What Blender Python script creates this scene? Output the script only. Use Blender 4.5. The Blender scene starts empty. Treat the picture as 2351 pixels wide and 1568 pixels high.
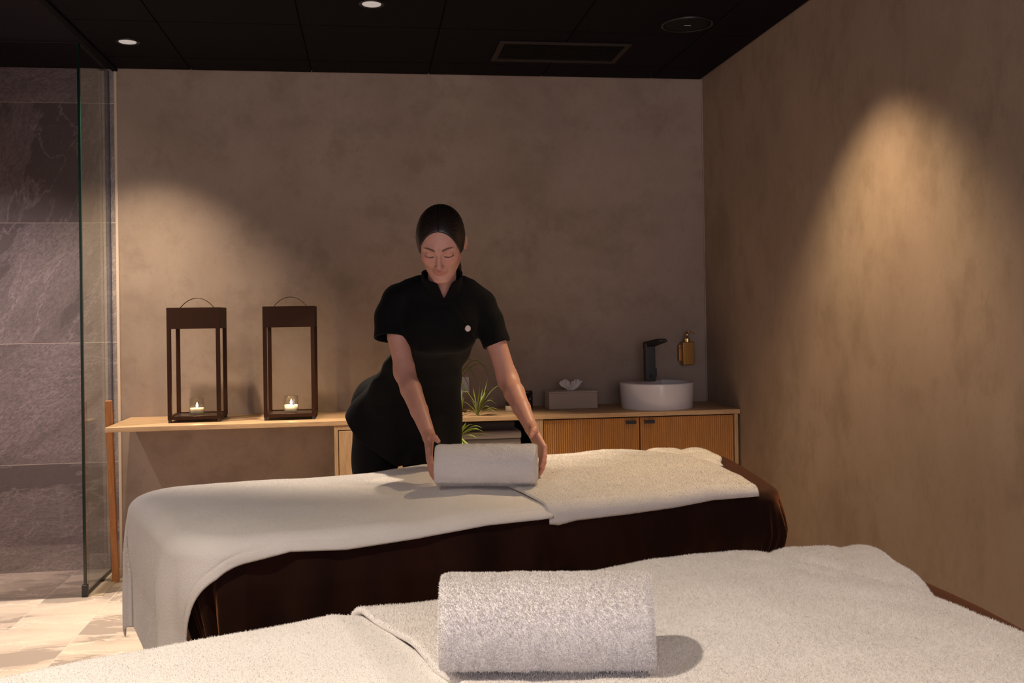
import bpy, math, random
import numpy as np
from mathutils import Vector, Matrix
PI = math.pi
rad = math.radians
SC = bpy.context.scene
COL = SC.collection
rng = np.random.default_rng(7)
random.seed(7)

# ------------------------------------------------------------------ camera
cam_d = bpy.data.cameras.new('camera')
cam_d.sensor_fit = 'HORIZONTAL'
cam_d.sensor_width = 36.0
cam_d.lens = 36.0 * 2305.2 / 2351.0
cam_d.shift_x = 0.0
cam_d.shift_y = -(784.0 - 712.9) / 2351.0
cam_d.clip_start = 0.02
cam = bpy.data.objects.new('camera', cam_d)
COL.objects.link(cam)
YAW, PITCH, ROLL = .1409, .00645, .01561
_cy, _sy, _cp, _sp, _cr, _sr = math.cos(YAW), math.sin(YAW), math.cos(PITCH), math.sin(PITCH), math.cos(ROLL), math.sin(ROLL)
_r = Vector((_cy, -_sy, 0)); _f = Vector((_sy * _cp, _cy * _cp, _sp)); _u = Vector((-_sy * _sp, -_cy * _sp, _cp))
_r2 = _r * _cr - _u * _sr; _u2 = _u * _cr + _r * _sr
cam.matrix_world = Matrix(((_r2.x, _u2.x, -_f.x, 0), (_r2.y, _u2.y, -_f.y, 0), (_r2.z, _u2.z, -_f.z, 1.225), (0, 0, 0, 1)))
SC.camera = cam

# ------------------------------------------------------------------ world, light, exposure
SC.view_settings.view_transform = 'Standard'
SC.view_settings.look = 'None'
SC.view_settings.gamma = 1.0
SC.view_settings.use_curve_mapping = False
SC.view_settings.exposure = 1.8
world = bpy.data.worlds.new('world'); SC.world = world
world.use_nodes = True
world.node_tree.nodes['Background'].inputs[0].default_value = (0.95, 0.87, 0.98, 1)
world.node_tree.nodes['Background'].inputs[1].default_value = 0.80
SC.cycles.max_bounces = 8
SC.cycles.diffuse_bounces = 5
SC.cycles.transparent_max_bounces = 24
SC.cycles.sample_clamp_indirect = 3.0
SC.cycles.use_denoising = True

YB, XR, XG, HC = 5.26, 1.81, -1.28, 2.5
def spot(name, x, y, power, col, half=40, blend=.35, aim=(0, 0, -1), r=.03, z=2.485):
    l = bpy.data.lights.new(name, 'SPOT')
    l.energy = power; l.color = col; l.spot_size = rad(half * 2); l.spot_blend = blend
    l.shadow_soft_size = r
    o = bpy.data.objects.new(name, l); COL.objects.link(o)
    o.location = (x, y, z)
    o.rotation_euler = Vector(aim).to_track_quat('-Z', 'Y').to_euler()
    return o
WARM = (1.0, .72, .42)
WARM2 = (1.0, .80, .60)
LAMPS = [
    # x, y, power, colour, half angle, blend
    (-1.067, 4.735, 42, WARM2, 46, .8),
    (.026, 4.086, 54, WARM2, 36.5, .45),
    (1.33, 3.30, 38, WARM, 45, .72),
    (-.80, .98, 67, (1.0, .85, .69), 61, 1.0),
    (1.33, 1.00, 17, WARM2, 44, .8),
]
for i, (x, y, p, c, h, b) in enumerate(LAMPS):
    spot('downlight_beam', x, y, p, c, h, b)
spot('shower_beam', -1.95, 4.35, 62, (1.0, .88, .84), 60, .9)

# ------------------------------------------------------------------ node materials
class NT:
    def __init__(s, name):
        s.m = bpy.data.materials.new(name); s.m.use_nodes = True
        s.t = s.m.node_tree; s.t.nodes.clear()
        s.out = s.t.nodes.new('ShaderNodeOutputMaterial')
    def n(s, typ, **kw):
        nd = s.t.nodes.new('ShaderNode' + typ)
        for k, v in kw.items():
            if k == 'props':
                for a, b in v.items(): setattr(nd, a, b)
            else:
                key = int(k[1:]) if k[0] == 'i' and k[1:].isdigit() else k.replace('_', ' ')
                s.set(nd.inputs[key], v)
        return nd
    def set(s, inp, v):
        if isinstance(v, bpy.types.NodeSocket): s.t.links.new(v, inp)
        elif isinstance(v, bpy.types.Node): s.t.links.new(v.outputs[0], inp)
        else:
            if isinstance(v, (tuple, list)) and len(v) == 3 and inp.type == 'RGBA': v = (*v, 1)
            inp.default_value = v
    def co(s, scale=(1, 1, 1), loc=(0, 0, 0), rot=(0, 0, 0), src=None):
        if src is None: src = s.n('TexCoord').outputs['Object']
        return s.n('Mapping', Vector=src, Scale=scale, Location=loc, Rotation=rot).outputs[0]
    def noise(s, vec, scale=5, detail=6, rough=.55, dist=0, w=None):
        if w is not None:
            nd = s.n('TexNoise', props={'noise_dimensions': '4D'}, Vector=vec, W=w, Scale=scale, Detail=detail, Roughness=rough, Distortion=dist)
        else:
            nd = s.n('TexNoise', Vector=vec, Scale=scale, Detail=detail, Roughness=rough, Distortion=dist)
        return nd.outputs[0]
    def ramp(s, fac, stops, interp='LINEAR'):
        r = s.n('ValToRGB', Fac=fac); cr = r.color_ramp; cr.interpolation = interp
        while len(cr.elements) < len(stops): cr.elements.new(.5)
        for e, (p, c) in zip(cr.elements, stops):
            e.position = p
            if not isinstance(c, (tuple, list)): c = (c, c, c)
            e.color = (*c, 1) if len(c) == 3 else c
        return r.outputs[0]
    def mix(s, f, a, b, mode='MIX'):
        nd = s.n('Mix', props={'data_type': 'RGBA', 'blend_type': mode})
        s.set(nd.inputs[0], f); s.set(nd.inputs[6], a); s.set(nd.inputs[7], b)
        return nd.outputs[2]
    def math(s, op, a, b=0.0, c=0.0):
        nd = s.n('Math', props={'operation': op})
        s.set(nd.inputs[0], a); s.set(nd.inputs[1], b); s.set(nd.inputs[2], c)
        return nd.outputs[0]
    def bump(s, h, strength=.3, dist=.01):
        return s.n('Bump', Height=h, Strength=strength, Distance=dist).outputs[0]
    def bsdf(s, color, rough=.5, normal=None, **kw):
        b = s.n('BsdfPrincipled')
        s.set(b.inputs['Base Color'], color); s.set(b.inputs['Roughness'], rough)
        if normal is not None: s.set(b.inputs['Normal'], normal)
        for k, v in kw.items(): s.set(b.inputs[k.replace('_', ' ')], v)
        s.t.links.new(b.outputs[0], s.out.inputs[0])
        return s.m

def simple(name, col, rough=.5, **kw):
    return NT(name).bsdf(col, rough, **kw)

def m_plaster(name, streak):
    t = NT(name); c = t.co(scale=streak)
    a = t.noise(c, 1.9, 10, .66, .15); b = t.noise(t.co(scale=streak, loc=(3, 1, 7)), 5.5, 9, .68, .12)
    col = t.ramp(a, [(.28, (.245, .184, .136)), (.44, (.318, .242, .182)), (.6, (.360, .280, .214)), (.78, (.300, .231, .176))])
    ol = t.noise(t.co(scale=streak, loc=(9, 4, 2)), .9, 4, .5, .4)
    col = t.mix(t.ramp(ol, [(.4, 0.), (.65, .55)]), col, (.345, .250, .215))
    col = t.mix(t.ramp(b, [(.34, .5), (.5, 0.)]), col, (.215, .158, .112))
    f = t.noise(t.co(scale=(streak[0] * 2, streak[1] * 2, streak[2] * 1.2)), 30, 4, .7)
    col = t.mix(t.ramp(f, [(.30, .35), (.45, 0.)]), col, (.26, .19, .13))
    h = t.math('ADD', b, t.math('MULTIPLY', t.noise(c, 60, 3), .3))
    return t.bsdf(col, t.ramp(b, [(.3, .62), (.7, .78)]), t.bump(h, .16, .004), Specular_IOR_Level=.25)

def m_stone(name, floor):
    t = NT(name)
    o = t.n('TexCoord').outputs['Object']; sep = t.n('SeparateXYZ', Vector=o)
    X, Y, Z = sep.outputs[0], sep.outputs[1], sep.outputs[2]
    if floor:
        ci = t.math('FLOOR', t.math('DIVIDE', t.math('ADD', X, 1.158 + .295 * 20), .295))
        fx = t.math('FRACT', t.math('DIVIDE', t.math('ADD', X, 1.158 + .295 * 20), .295))
        stag = t.math('MULTIPLY', t.math('FRACT', t.math('MULTIPLY', ci, .3333)), .9)
        yy = t.math('DIVIDE', t.math('ADD', t.math('ADD', Y, stag), 6.05), .9)
        ri = t.math('FLOOR', yy); fy = t.math('FRACT', yy)
        gx = t.math('LESS_THAN', t.math('ABSOLUTE', t.math('SUBTRACT', fx, .5)), .4935)
        gy = t.math('LESS_THAN', t.math('ABSOLUTE', t.math('SUBTRACT', fy, .5)), .4978)
    else:
        zz = t.math('DIVIDE', t.math('ADD', Z, .0668), .5985)
        ri = t.math('FLOOR', zz); fz = t.math('FRACT', zz)
        xx = t.math('DIVIDE', t.math('ADD', X, 1.2 * 3 + .04), 1.2)
        ci = t.math('FLOOR', xx)
        gx = t.math('LESS_THAN', t.math('ABSOLUTE', t.math('SUBTRACT', t.math('FRACT', xx), .5)), .4985)
        gy = t.math('LESS_THAN', t.math('ABSOLUTE', t.math('SUBTRACT', fz, .5)), .4972)
    tile = t.math('MULTIPLY', gx, gy)
    idx = t.n('CombineXYZ', X=ci, Y=ri, Z=0.)
    wn = t.n('TexWhiteNoise', props={'noise_dimensions': '3D'}, Vector=idx)
    w = t.math('MULTIPLY', wn.outputs[0], 37.0)
    if floor:
        sv = t.n('Mapping', Vector=o, Scale=(1.0, 2.6, 1)).outputs[0]
    else:
        rot = t.n('VectorRotate', props={'rotation_type': 'Y_AXIS'}, Vector=o, Angle=t.math('MULTIPLY', wn.outputs[0], 5.5)).outputs[0]
        sv = t.n('Mapping', Vector=rot, Scale=(.8, 1, 2.1)).outputs[0]
    big = t.noise(sv, 1.25, 9, .62, .35, w)
    cloud = t.noise(sv, 3.2, 9, .62, .3, t.math('ADD', w, 5.))
    grain = t.noise(sv, 75, 5, .75, 0, w)
    if floor:
        light, mid, dark = (.72, .59, .46), (.60, .485, .38), (.36, .295, .235)
    else:
        light, mid, dark = (.44, .37, .345), (.31, .26, .24), (.18, .148, .136)
    col = t.ramp(cloud, [(.32, mid), (.62, light)])
    patch = t.ramp(big, [(.45, 1.), (.458, .55), (.52, .15), (.60, 0.)])
    col = t.mix(patch, col, dark)
    vein = t.math('ABSOLUTE', t.math('SUBTRACT', t.noise(sv, 1.9, 10, .6, .7, t.math('ADD', w, 11.)), .5))
    col = t.mix(t.ramp(vein, [(0., .55), (.012, 0.)]), col, tuple(min(1, c * 1.35) for c in light))
    if not floor:
        col = t.mix(t.ramp(grain, [(.38, .75), (.6, 0.)]), col, tuple(c * .8 for c in dark))
    else:
        col = t.mix(t.ramp(grain, [(.3, .3), (.5, 0.)]), col, dark)
    col = t.mix(tile, (.62, .54, .44), col)
    h = t.math('ADD', t.math('MULTIPLY', tile, 1.0), t.math('MULTIPLY', cloud, .4))
    return t.bsdf(col, .48, t.bump(h, .25, .003), Specular_IOR_Level=.35)

def m_oak(name, c1, c2, grain=(1, 1, 1), rough=.45):
    t = NT(name); c = t.co(scale=grain)
    a = t.noise(c, 3, 6, .6, 1.2); b = t.noise(c, 14, 6, .7, .4)
    col = t.ramp(a, [(.3, c1), (.7, c2)])
    col = t.mix(t.ramp(b, [(.35, .5), (.55, 0.)]), col, tuple(x * .62 for x in c1))
    return t.bsdf(col, rough, t.bump(b, .12, .002), Specular_IOR_Level=.35)

def m_terry(name, col, scale=520, strength=.6):
    t = NT(name); c = t.co()
    a = t.noise(c, scale, 3, .7); v = t.n('TexVoronoi', Vector=c, Scale=scale * .55).outputs[0]
    h = t.math('ADD', a, t.math('MULTIPLY', v, -.5))
    big = t.noise(c, 7, 4, .5)
    cc = t.mix(t.ramp(big, [(.35, 0.), (.7, .6)]), col, tuple(x * .93 for x in col))
    return t.bsdf(cc, .95, t.bump(h, strength, .003), Specular_IOR_Level=.05, Sheen_Weight=.25, Sheen_Roughness=.6)

def m_glass(name, tint, base=.04, rough=0.):
    t = NT(name)
    bf = t.n('NewGeometry').outputs['Backfacing']
    fr = t.n('Fresnel', IOR=t.math('ADD', 1.45, t.math('MULTIPLY', bf, 1 / 1.45 - 1.45)))
    tr = t.n('BsdfTransparent', Color=tint); gl = t.n('BsdfGlossy', Color=(1, 1, 1), Roughness=rough)
    mx = t.n('MixShader', i0=fr.outputs[0], i1=tr.outputs[0], i2=gl.outputs[0])
    t.t.links.new(mx.outputs[0], t.out.inputs[0])
    return t.m

def m_emit(name, col, st, base=None):
    t = NT(name)
    return t.bsdf(base or col, .4, None, Emission_Color=(*col, 1), Emission_Strength=st)

M = {}
M['plaster_back'] = m_plaster('plaster_back', (1, 1, 1))
M['plaster_right'] = m_plaster('plaster_right', (1, 1.25, .85))
M['stone_wall'] = m_stone('stone_wall', False)
M['stone_floor'] = m_stone('stone_floor', True)
M['ceil'] = simple('black_ceiling', (.0068, .0060, .0084), .7, Specular_IOR_Level=.06)
M['ceil_shower'] = simple('shower_ceiling', (.0105, .0090, .0135), .6, Specular_IOR_Level=.12)
M['black'] = simple('black_metal', (.012, .011, .012), .38, Specular_IOR_Level=.5)
M['dark'] = simple('dark_void', (.01, .008, .007), .8)
M['oak_top'] = m_oak('oak_worktop', (.50, .31, .155), (.60, .40, .22), (.9, 9, 9))
M['oak_edge'] = m_oak('oak_edge', (.44, .30, .18), (.54, .38, .24), (.8, 20, 60))
M['oak_door'] = m_oak('oak_door', (.46, .29, .15), (.56, .37, .20), (9, 9, .8))
M['oak_flute'] = m_oak('oak_fluted', (.42, .185, .048), (.54, .26, .078), (60, 9, .7))
M['bronze'] = simple('bronze_metal', (.036, .0150, .0075), .55, Metallic=.0, Specular_IOR_Level=.10)
M['clear'] = m_glass('clear_glass', (.97, .97, .96))
M['pane'] = m_glass('shower_pane', (.90, .93, .91))
M['pane_front'] = m_glass('shower_pane_front', (.88, .86, .88))
M['edge'] = simple('glass_edge', (.004, .02, .016), .15, Specular_IOR_Level=.6)
M['chrome'] = simple('chrome', (.55, .55, .55), .25, Metallic=1.0)
M['wax'] = simple('candle_wax', (.93, .84, .62), .5)
M['flame'] = m_emit('flame', (1.0, .74, .40), 70)
M['ceramic'] = simple('white_ceramic', (.72, .70, .72), .12, Specular_IOR_Level=.5)
M['brass'] = simple('brushed_brass', (.42, .22, .06), .32, Metallic=.85)
M['brass_bright'] = simple('polished_brass', (.85, .58, .22), .22, Metallic=1.0)
M['linen'] = m_terry('linen_box', (.44, .35, .29), 700, .2)
M['tissue'] = simple('tissue_paper', (.72, .67, .62), .9)
M['cream'] = simple('cream_label', (.62, .50, .38), .7)
M['white_plastic'] = simple('white_plastic', (.62, .58, .60), .4)
M['led'] = m_emit('lamp_lens', (.95, .86, .80), .11, (.3, .28, .26))
M['terry'] = m_terry('white_terry', (.80, .765, .735))
M['terry_grey'] = m_terry('grey_terry', (.40, .36, .33))
M['terry_dark'] = m_terry('charcoal_terry', (.045, .036, .04))
M['leaf'] = simple('leaf_green', (.13, .21, .045), .45, Subsurface_Weight=.1)
M['leaf2'] = simple('leaf_pale_green', (.34, .42, .10), .45, Subsurface_Weight=.1)
M['post'] = m_oak('orange_post', (.38, .15, .045), (.50, .22, .07), (20, 20, 1.5))
M['wood_leg'] = m_oak('beech', (.5, .33, .18), (.6, .42, .25), (9, 9, 1))
def m_velvet():
    t = NT('brown_velvet'); c = t.co()
    a = t.noise(t.co(scale=(3, 3, .8)), 2.2, 5, .6, .5); g = t.noise(c, 500, 2)
    col = t.ramp(a, [(.3, (.011, .0042, .0035)), (.7, (.026, .0085, .0055))])
    return t.bsdf(col, .85, t.bump(g, .5, .002), Specular_IOR_Level=.1, Sheen_Weight=.45, Sheen_Roughness=.35, Sheen_Tint=(.75, .30, .13, 1))
M['velvet'] = m_velvet()

# ------------------------------------------------------------------ mesh helpers
def mesh(name, verts, faces, mat, parent=None, smooth=False, kind=None, label=None):
    me = bpy.data.meshes.new(name)
    v = np.asarray(verts, float).reshape(-1, 3)
    if parent is not None:
        v = v - np.array(root_loc(parent))
    me.from_pydata(v.tolist(), [], [list(map(int, f)) for f in faces])
    me.validate(); me.update()
    if smooth:
        me.polygons.foreach_set('use_smooth', [True] * len(me.polygons))
    if isinstance(mat, str): mat = M[mat]
    if mat: me.materials.append(mat)
    o = bpy.data.objects.new(name, me); COL.objects.link(o)
    if parent is not None: o.parent = parent
    if kind: o['kind'] = kind
    if label: o['label'] = label
    return o

def root_loc(o):
    l = Vector((0, 0, 0))
    while o is not None:
        l = l + o.location; o = o.parent
    return l

def fast_mesh(name, V, F, mat, parent=None, smooth=True, kind=None, label=None):
    """V (n,3), F (m,k) with equal k"""
    V = np.asarray(V, np.float32).copy(); F = np.asarray(F, np.int32)
    if parent is not None: V -= np.array(root_loc(parent), np.float32)
    me = bpy.data.meshes.new(name); k = F.shape[1]
    me.vertices.add(len(V)); me.vertices.foreach_set('co', V.ravel())
    me.loops.add(F.size); me.loops.foreach_set('vertex_index', F.ravel())
    me.polygons.add(len(F)); me.polygons.foreach_set('loop_start', np.arange(0, F.size, k, dtype=np.int32))
    me.polygons.foreach_set('loop_total', np.full(len(F), k, np.int32))
    me.update(calc_edges=True)
    if smooth: me.polygons.foreach_set('use_smooth', np.ones(len(F), bool))
    if isinstance(mat, str): mat = M[mat]
    me.materials.append(mat)
    o = bpy.data.objects.new(name, me); COL.objects.link(o)
    if parent is not None: o.parent = parent
    if kind: o['kind'] = kind
    if label: o['label'] = label
    return o

def tag(o, label, cat, group=None):
    o['label'] = label; o['category'] = cat
    if group: o['group'] = group
    return o
def thing(name, label, cat, loc, group=None):
    o = bpy.data.objects.new(name, None); COL.objects.link(o)
    o.location = loc; o.empty_display_size = .05
    return tag(o, label, cat, group)
def struct(o):
    o['kind'] = 'structure'; return o
def bevel(o, w=.002, seg=2, angle=35):
    b = o.modifiers.new('bevel', 'BEVEL'); b.width = w; b.segments = seg; b.limit_method = 'ANGLE'; b.angle_limit = rad(angle)
    o.data.polygons.foreach_set('use_smooth', [True] * len(o.data.polygons))
    wn = o.modifiers.new('wn', 'WEIGHTED_NORMAL'); wn.keep_sharp = True
    return o
class MB:
    def __init__(s): s.v = []; s.f = []
    def add(s, v, f):
        n = len(s.v); s.v += [tuple(p) for p in v]; s.f += [[i + n for i in q] for q in f]; return s
    def box(s, x0, y0, z0, x1, y1, z1):
        v = [(x, y, z) for z in (z0, z1) for y in (y0, y1) for x in (x0, x1)]
        return s.add(v, [(0, 2, 3, 1), (4, 5, 7, 6), (0, 1, 5, 4), (2, 6, 7, 3), (0, 4, 6, 2), (1, 3, 7, 5)])
    def prism(s, pts, axis_a, axis_b, origin, ext):
        """pts 2d in (a,b) axes, extruded by vector ext"""
        A, B, O, E = map(Vector, (axis_a, axis_b, origin, ext)); n = len(pts)
        v = [O + A * p[0] + B * p[1] for p in pts] + [O + A * p[0] + B * p[1] + E for p in pts]
        f = [list(range(n))[::-1], list(range(n, 2 * n))] + [(i, (i + 1) % n, n + (i + 1) % n, n + i) for i in range(n)]
        return s.add(v, f)
    def lathe(s, prof, c, n=48, cap0=True, cap1=True, sx=1., sy=1.):
        v = []; f = []
        for r, z in prof:
            for i in range(n):
                a = 2 * PI * i / n; v.append((c[0] + r * sx * math.cos(a), c[1] + r * sy * math.sin(a), c[2] + z))
        for k in range(len(prof) - 1):
            for i in range(n):
                j = (i + 1) % n; f.append((k * n + i, k * n + j, (k + 1) * n + j, (k + 1) * n + i))
        if cap0: f.append(list(range(n))[::-1])
        if cap1: f.append(list(range((len(prof) - 1) * n, len(prof) * n)))
        return s.add(v, f)
    def tube(s, pts, r, n=10, rs=None):
        pts = [Vector(p) for p in pts]; v = []; f = []
        up = Vector((0, 0, 1))
        for i, p in enumerate(pts):
            t = (pts[min(i + 1, len(pts) - 1)] - pts[max(i - 1, 0)]).normalized()
            a = t.cross(up);
            if a.length < .1: a = t.cross(Vector((1, 0, 0)))
            a.normalize(); b = t.cross(a).normalized(); rr = rs[i] if rs else r
            for k in range(n):
                an = 2 * PI * k / n; v.append(p + a * rr * math.cos(an) + b * rr * math.sin(an))
        for i in range(len(pts) - 1):
            for k in range(n):
                j = (k + 1) % n; f.append((i * n + k, i * n + j, (i + 1) * n + j, (i + 1) * n + k))
        f.append(list(range(n))); f.append(list(range((len(pts) - 1) * n, len(pts) * n))[::-1])
        return s.add(v, f)
    def build(s, name, mat, parent=None, smooth=False, bev=0, kind=None, label=None):
        o = mesh(name, s.v, s.f, mat, parent, smooth, kind, label)
        if bev: bevel(o, bev)
        return o

# ------------------------------------------------------------------ the room
struct(MB().box(-3.2, -1.6, -.1, XR + .15, YB + .2, 0).build('floor', 'stone_floor'))
struct(MB().box(-1.25, YB, 0, XR, YB + .15, HC + .1).build('wall_back', 'plaster_back'))
struct(MB().box(-3.2, YB, 0, -1.25, YB + .15, HC + .1).build('wall_shower', 'stone_wall'))
struct(MB().box(XR, -1.6, 0, XR + .15, YB + .15, HC + .1).build('wall_right', 'plaster_right'))
struct(MB().box(-1.48, -1.6, 0, -1.345, 3.60, HC).build('wall_left', 'plaster_right'))
struct(MB().box(-3.2, 3.45, 0, -1.48, 3.6, HC).build('wall_shower_front', 'stone_wall'))
struct(MB().box(-3.2, 3.6, 0, -3.05, YB, HC).build('wall_shower_side', 'stone_wall'))
# ceiling: black square panels with narrow joints, one mesh
cb = MB().box(-1.235, -1.6, HC + .012, XR + .1, YB + .1, HC + .1)
for i in range(-1, 6):
    for j in range(0, 13):
        x0 = -.877 + .6 * i; y1 = 5.61 - .6 * j
        xa, xb, ya, yb = max(x0, -1.232) + .003, min(x0 + .6, XR - .012) - .003, (y1 - .6) + .003, min(y1, YB - .012) - .003
        if xb - xa < .02 or yb - ya < .02: continue
        cb.box(xa, ya, HC, xb, yb, HC + .012)
struct(cb.build('ceiling', 'ceil'))
struct(MB().box(-3.2, -1.6, HC, -1.262, YB + .1, HC + .1).build('ceiling_shower', 'ceil_shower'))
struct(MB().box(-1.262, -1.6, HC - .012, -1.235, YB, HC + .05).build('trim_1', 'ceil', bev=.003))
struct(MB().box(-1.254, YB - .008, 0, -1.240, YB + .01, HC - .012).build('trim_2', 'cream', bev=.002))
struct(MB().box(-1.240, YB - .012, 0, XR, YB + .01, .07).build('baseboard_back', 'stone_floor', bev=.003))
struct(MB().box(-1.240, YB - .014, .07, XR, YB + .01, .078).build('trim_3', 'cream'))
struct(MB().box(XR - .006, YB - .006, .75, XR + .005, YB + .005, HC).build('trim_4', 'plaster_back'))

# shower screen
t = thing('shower_screen', 'frameless glass shower screen with dark green vertical edge at left', 'shower screen', (XG, 4.75, 0))
MB().box(XG - .004, 4.748, .012, XG + .004, YB, HC - .012).build('side_pane', 'pane', t)
MB().box(-3.0, 4.735, .012, XG - .007, 4.743, HC - .012).build('front_pane', 'pane_front', t)
MB().box(XG - .0065, 4.734, .012, XG + .0045, 4.747, HC - .012).build('pane_edge', 'edge', t, label='dark green edge of the glass')
MB().box(XG - .006, 4.75, 0, XG + .006, YB, .014).build('floor_channel', 'black', t)
MB().box(XG - .014, 4.728, 0, XG + .010, 4.755, .055).build('clamp', 'black', t, bev=.002)
MB().box(XG - .004, YB - .012, .014, XG + .004, YB, HC - .012).build('wall_channel', simple('blue_grey_metal', (.07, .075, .12), .35, Metallic=.6), t)
t = tag(MB().box(-1.262, 4.74, 0, -1.205, YB - .014, .004).build('shower_drain', simple('drain_steel', (.62, .50, .34), .35, Metallic=.4)), 'narrow pale strip along the floor at the foot of the glass screen', 'drain')

# wooden post beside the worktop
b = MB(); hh = .862
for k in range(12):
    z0, z1 = hh * k / 12, hh * (k + 1) / 12
pv = []; pf = []
for k in range(13):
    z = hh * k / 12; dx = .012 * (1 - k / 12) - .006 + .0006 * math.sin(k * 1.7); dy = -.05 * (k / 12)
    for sx, sy in ((-1, -1), (1, -1), (1, 1), (-1, 1)):
        pv.append((-1.214 + dx + sx * .0145, 4.985 + dy + sy * .0145, z))
for k in range(12):
    for i in range(4):
        j = (i + 1) % 4; pf.append((k * 4 + i, k * 4 + j, k * 4 + 4 + j, k * 4 + 4 + i))
pf += [(3, 2, 1, 0), (48, 49, 50, 51)]
o = mesh('wooden_post', pv, pf, 'post'); bevel(o, .003)
tag(o, 'slim orange-brown wooden post standing against the left end of the worktop', 'post')

# ------------------------------------------------------------------ downlights, speaker, vent
def downlight(x, y, label):
    t = thing('downlight', label, 'ceiling light', (x, y, HC), 'recessed ceiling downlights')
    MB().lathe([(.052, .0), (.052, -.004), (.0445, -.005), (.039, -.001), (.037, .010)], (x, y, HC), 40, False, False).build('rim', 'black', t, smooth=True)
    MB().lathe([(.0385, -.002), (.0375, -.004), (.02, -.005), (.0005, -.0055)], (x, y, HC), 40, True, True).build('lens', 'led', t, smooth=True, label='pale grey lens')
downlight(-1.067, 4.735, 'round downlight in the black ceiling above the lanterns, near the glass screen')
downlight(.026, 4.086, 'round downlight in the black ceiling at the top edge above the therapist')

t = thing('ceiling_speaker', 'round flat black speaker grille in the ceiling near the right wall', 'speaker', (1.40, 4.25, HC))
MB().lathe([(.113, 0), (.113, -.006), (.108, -.008), (.104, -.004)], (1.40, 4.25, HC), 56, False, False).build('rim', 'black', t, smooth=True)
MB().lathe([(.105, -.003), (.08, -.006), (.03, -.008), (.001, -.008)], (1.40, 4.25, HC), 56, True, True).build('grille', simple('speaker_mesh', (.0125, .0120, .0130), .8, Specular_IOR_Level=.1), t, smooth=True)
MB().box(1.385, 4.243, HC - .0095, 1.415, 4.246, HC - .0075).build('badge', 'white_plastic', t)

t = thing('ceiling_vent', 'rectangular black slatted air vent in the ceiling', 'vent', (.925, 4.75, HC))
x0, x1, y0, y1 = .612, 1.239, 4.580, 4.925
vm = simple('vent_frame', (.030, .022, .020), .6, Specular_IOR_Level=.15)
b = MB(); w = .026
b.box(x0, y0, HC - .008, x1, y0 + w, HC).box(x0, y1 - w, HC - .008, x1, y1, HC).box(x0, y0 + w, HC - .008, x0 + w, y1 - w, HC).box(x1 - w, y0 + w, HC - .008, x1, y1 - w, HC)
b.build('frame', vm, t, bev=.0015)
MB().box(x0 + w, y0 + w, HC - .0005, x1 - w, y1 - w, HC + .0005).build('backing', 'dark', t)
k = 0; y = y0 + w + .008
while y < y1 - w - .006:
    b = MB(); b.prism([(-.005, -.006), (.003, -.0008), (.005, -.0014), (-.003, -.0068)], (0, 1, 0), (0, 0, 1), (x0 + w, y, HC), (x1 - x0 - 2 * w, 0, 0)).build('slat', 'black', t)
    y += .0155

# ------------------------------------------------------------------ worktop and cabinets
CT = .752; CF = 4.765
tag(bevel(MB().box(-1.195, CF, CT - .022, XR - .002, YB - .002, CT).build('worktop', 'oak_top'), .0015), 'long pale oak worktop running along the back wall under the lanterns', 'worktop')
def board(b, x0, x1, y0, y1, z0, z1): b.box(x0, y0, z0, x1, y1, z1)
zt = CT - .022; BF = CF + .004
def body(name, label, x0, x1, mat='oak_door'):
    t = thing(name, label, 'cabinet', ((x0 + x1) / 2, 5.0, .10), 'cabinets under the worktop')
    b = MB(); th = .018
    b.box(x0, BF, .10, x0 + th, YB - .02, zt - .001).box(x1 - th, BF, .10, x1, YB - .02, zt - .001)
    b.box(x0 + th, BF, .10, x1 - th, YB - .02, .118).box(x0 + th, YB - .03, .118, x1 - th, YB - .02, zt - .001)
    if name == 'oak_cabinet': b.box(x0 + th, BF, zt - .022, x1 - th, BF + .10, zt - .001)
    b.build('body', mat, t, bev=.001)
    MB().box(x0 + .03, BF + .05, 0, x1 - .03, YB - .05, .0995).build('plinth', 'dark', t)
    return t
t = body('oak_cabinet', 'plain oak cabinet behind the therapist, below the worktop', -.172, .352)
MB().box(-.151, BF + .001, .12, .331, BF + .019, zt - .026).build('door', 'oak_door', t, bev=.001)
t = body('open_cabinet', 'open dark shelf unit holding folded towels under the worktop', .353, .800, 'oak_edge')
MB().box(.372, BF + .03, .12, .781, YB - .032, .124).build('lining', 'dark', t)
MB().box(.372, YB - .036, .124, .781, YB - .031, zt - .002).box(.372, BF + .02, .124, .374, YB - .036, zt - .002).box(.779, BF + .02, .124, .781, YB - .036, zt - .002).build('lining', 'dark', t)
MB().box(.3745, BF + .012, .50, .7785, YB - .037, .516).build('shelf', 'dark', t)
t = body('fluted_cabinet', 'oak cabinet with two ribbed doors below the sink', .801, XR - .012)
def fluted(x0, x1, hx):
    z0, z1 = .12, zt - .006
    n = 44; w = (x1 - x0) / n; pts = []
    for i in range(n):
        a = x0 + i * w
        pts.append((a + w * .02, BF + .010))
        for k in range(5):
            an = PI * k / 4; pts.append((a + w * .5 - math.cos(an) * w * .44, BF + .010 - math.sin(an) * .0048))
        pts.append((a + w * .98, BF + .010))
    pts += [(x1, BF + .022), (x0, BF + .022)]
    v = [(p[0], p[1], z0) for p in pts] + [(p[0], p[1], z1) for p in pts]; m = len(pts)
    f = [(i, (i + 1) % m, m + (i + 1) % m, m + i) for i in range(m)] + [list(range(m))[::-1], list(range(m, 2 * m))]
    d = mesh('door', v, f, 'oak_flute', t)
    hb = MB().box(hx, BF - .012, z1 - .016, hx + .052, BF + .010, z1 - .013).box(hx, BF - .014, z1 - .028, hx + .052, BF - .010, z1 - .013)
    hb.build('handle', 'black', d, label='black tab handle')
MB().box(.822, BF + .024, .12, XR - .032, BF + .030, zt - .004).build('backing', 'dark', t)
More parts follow.
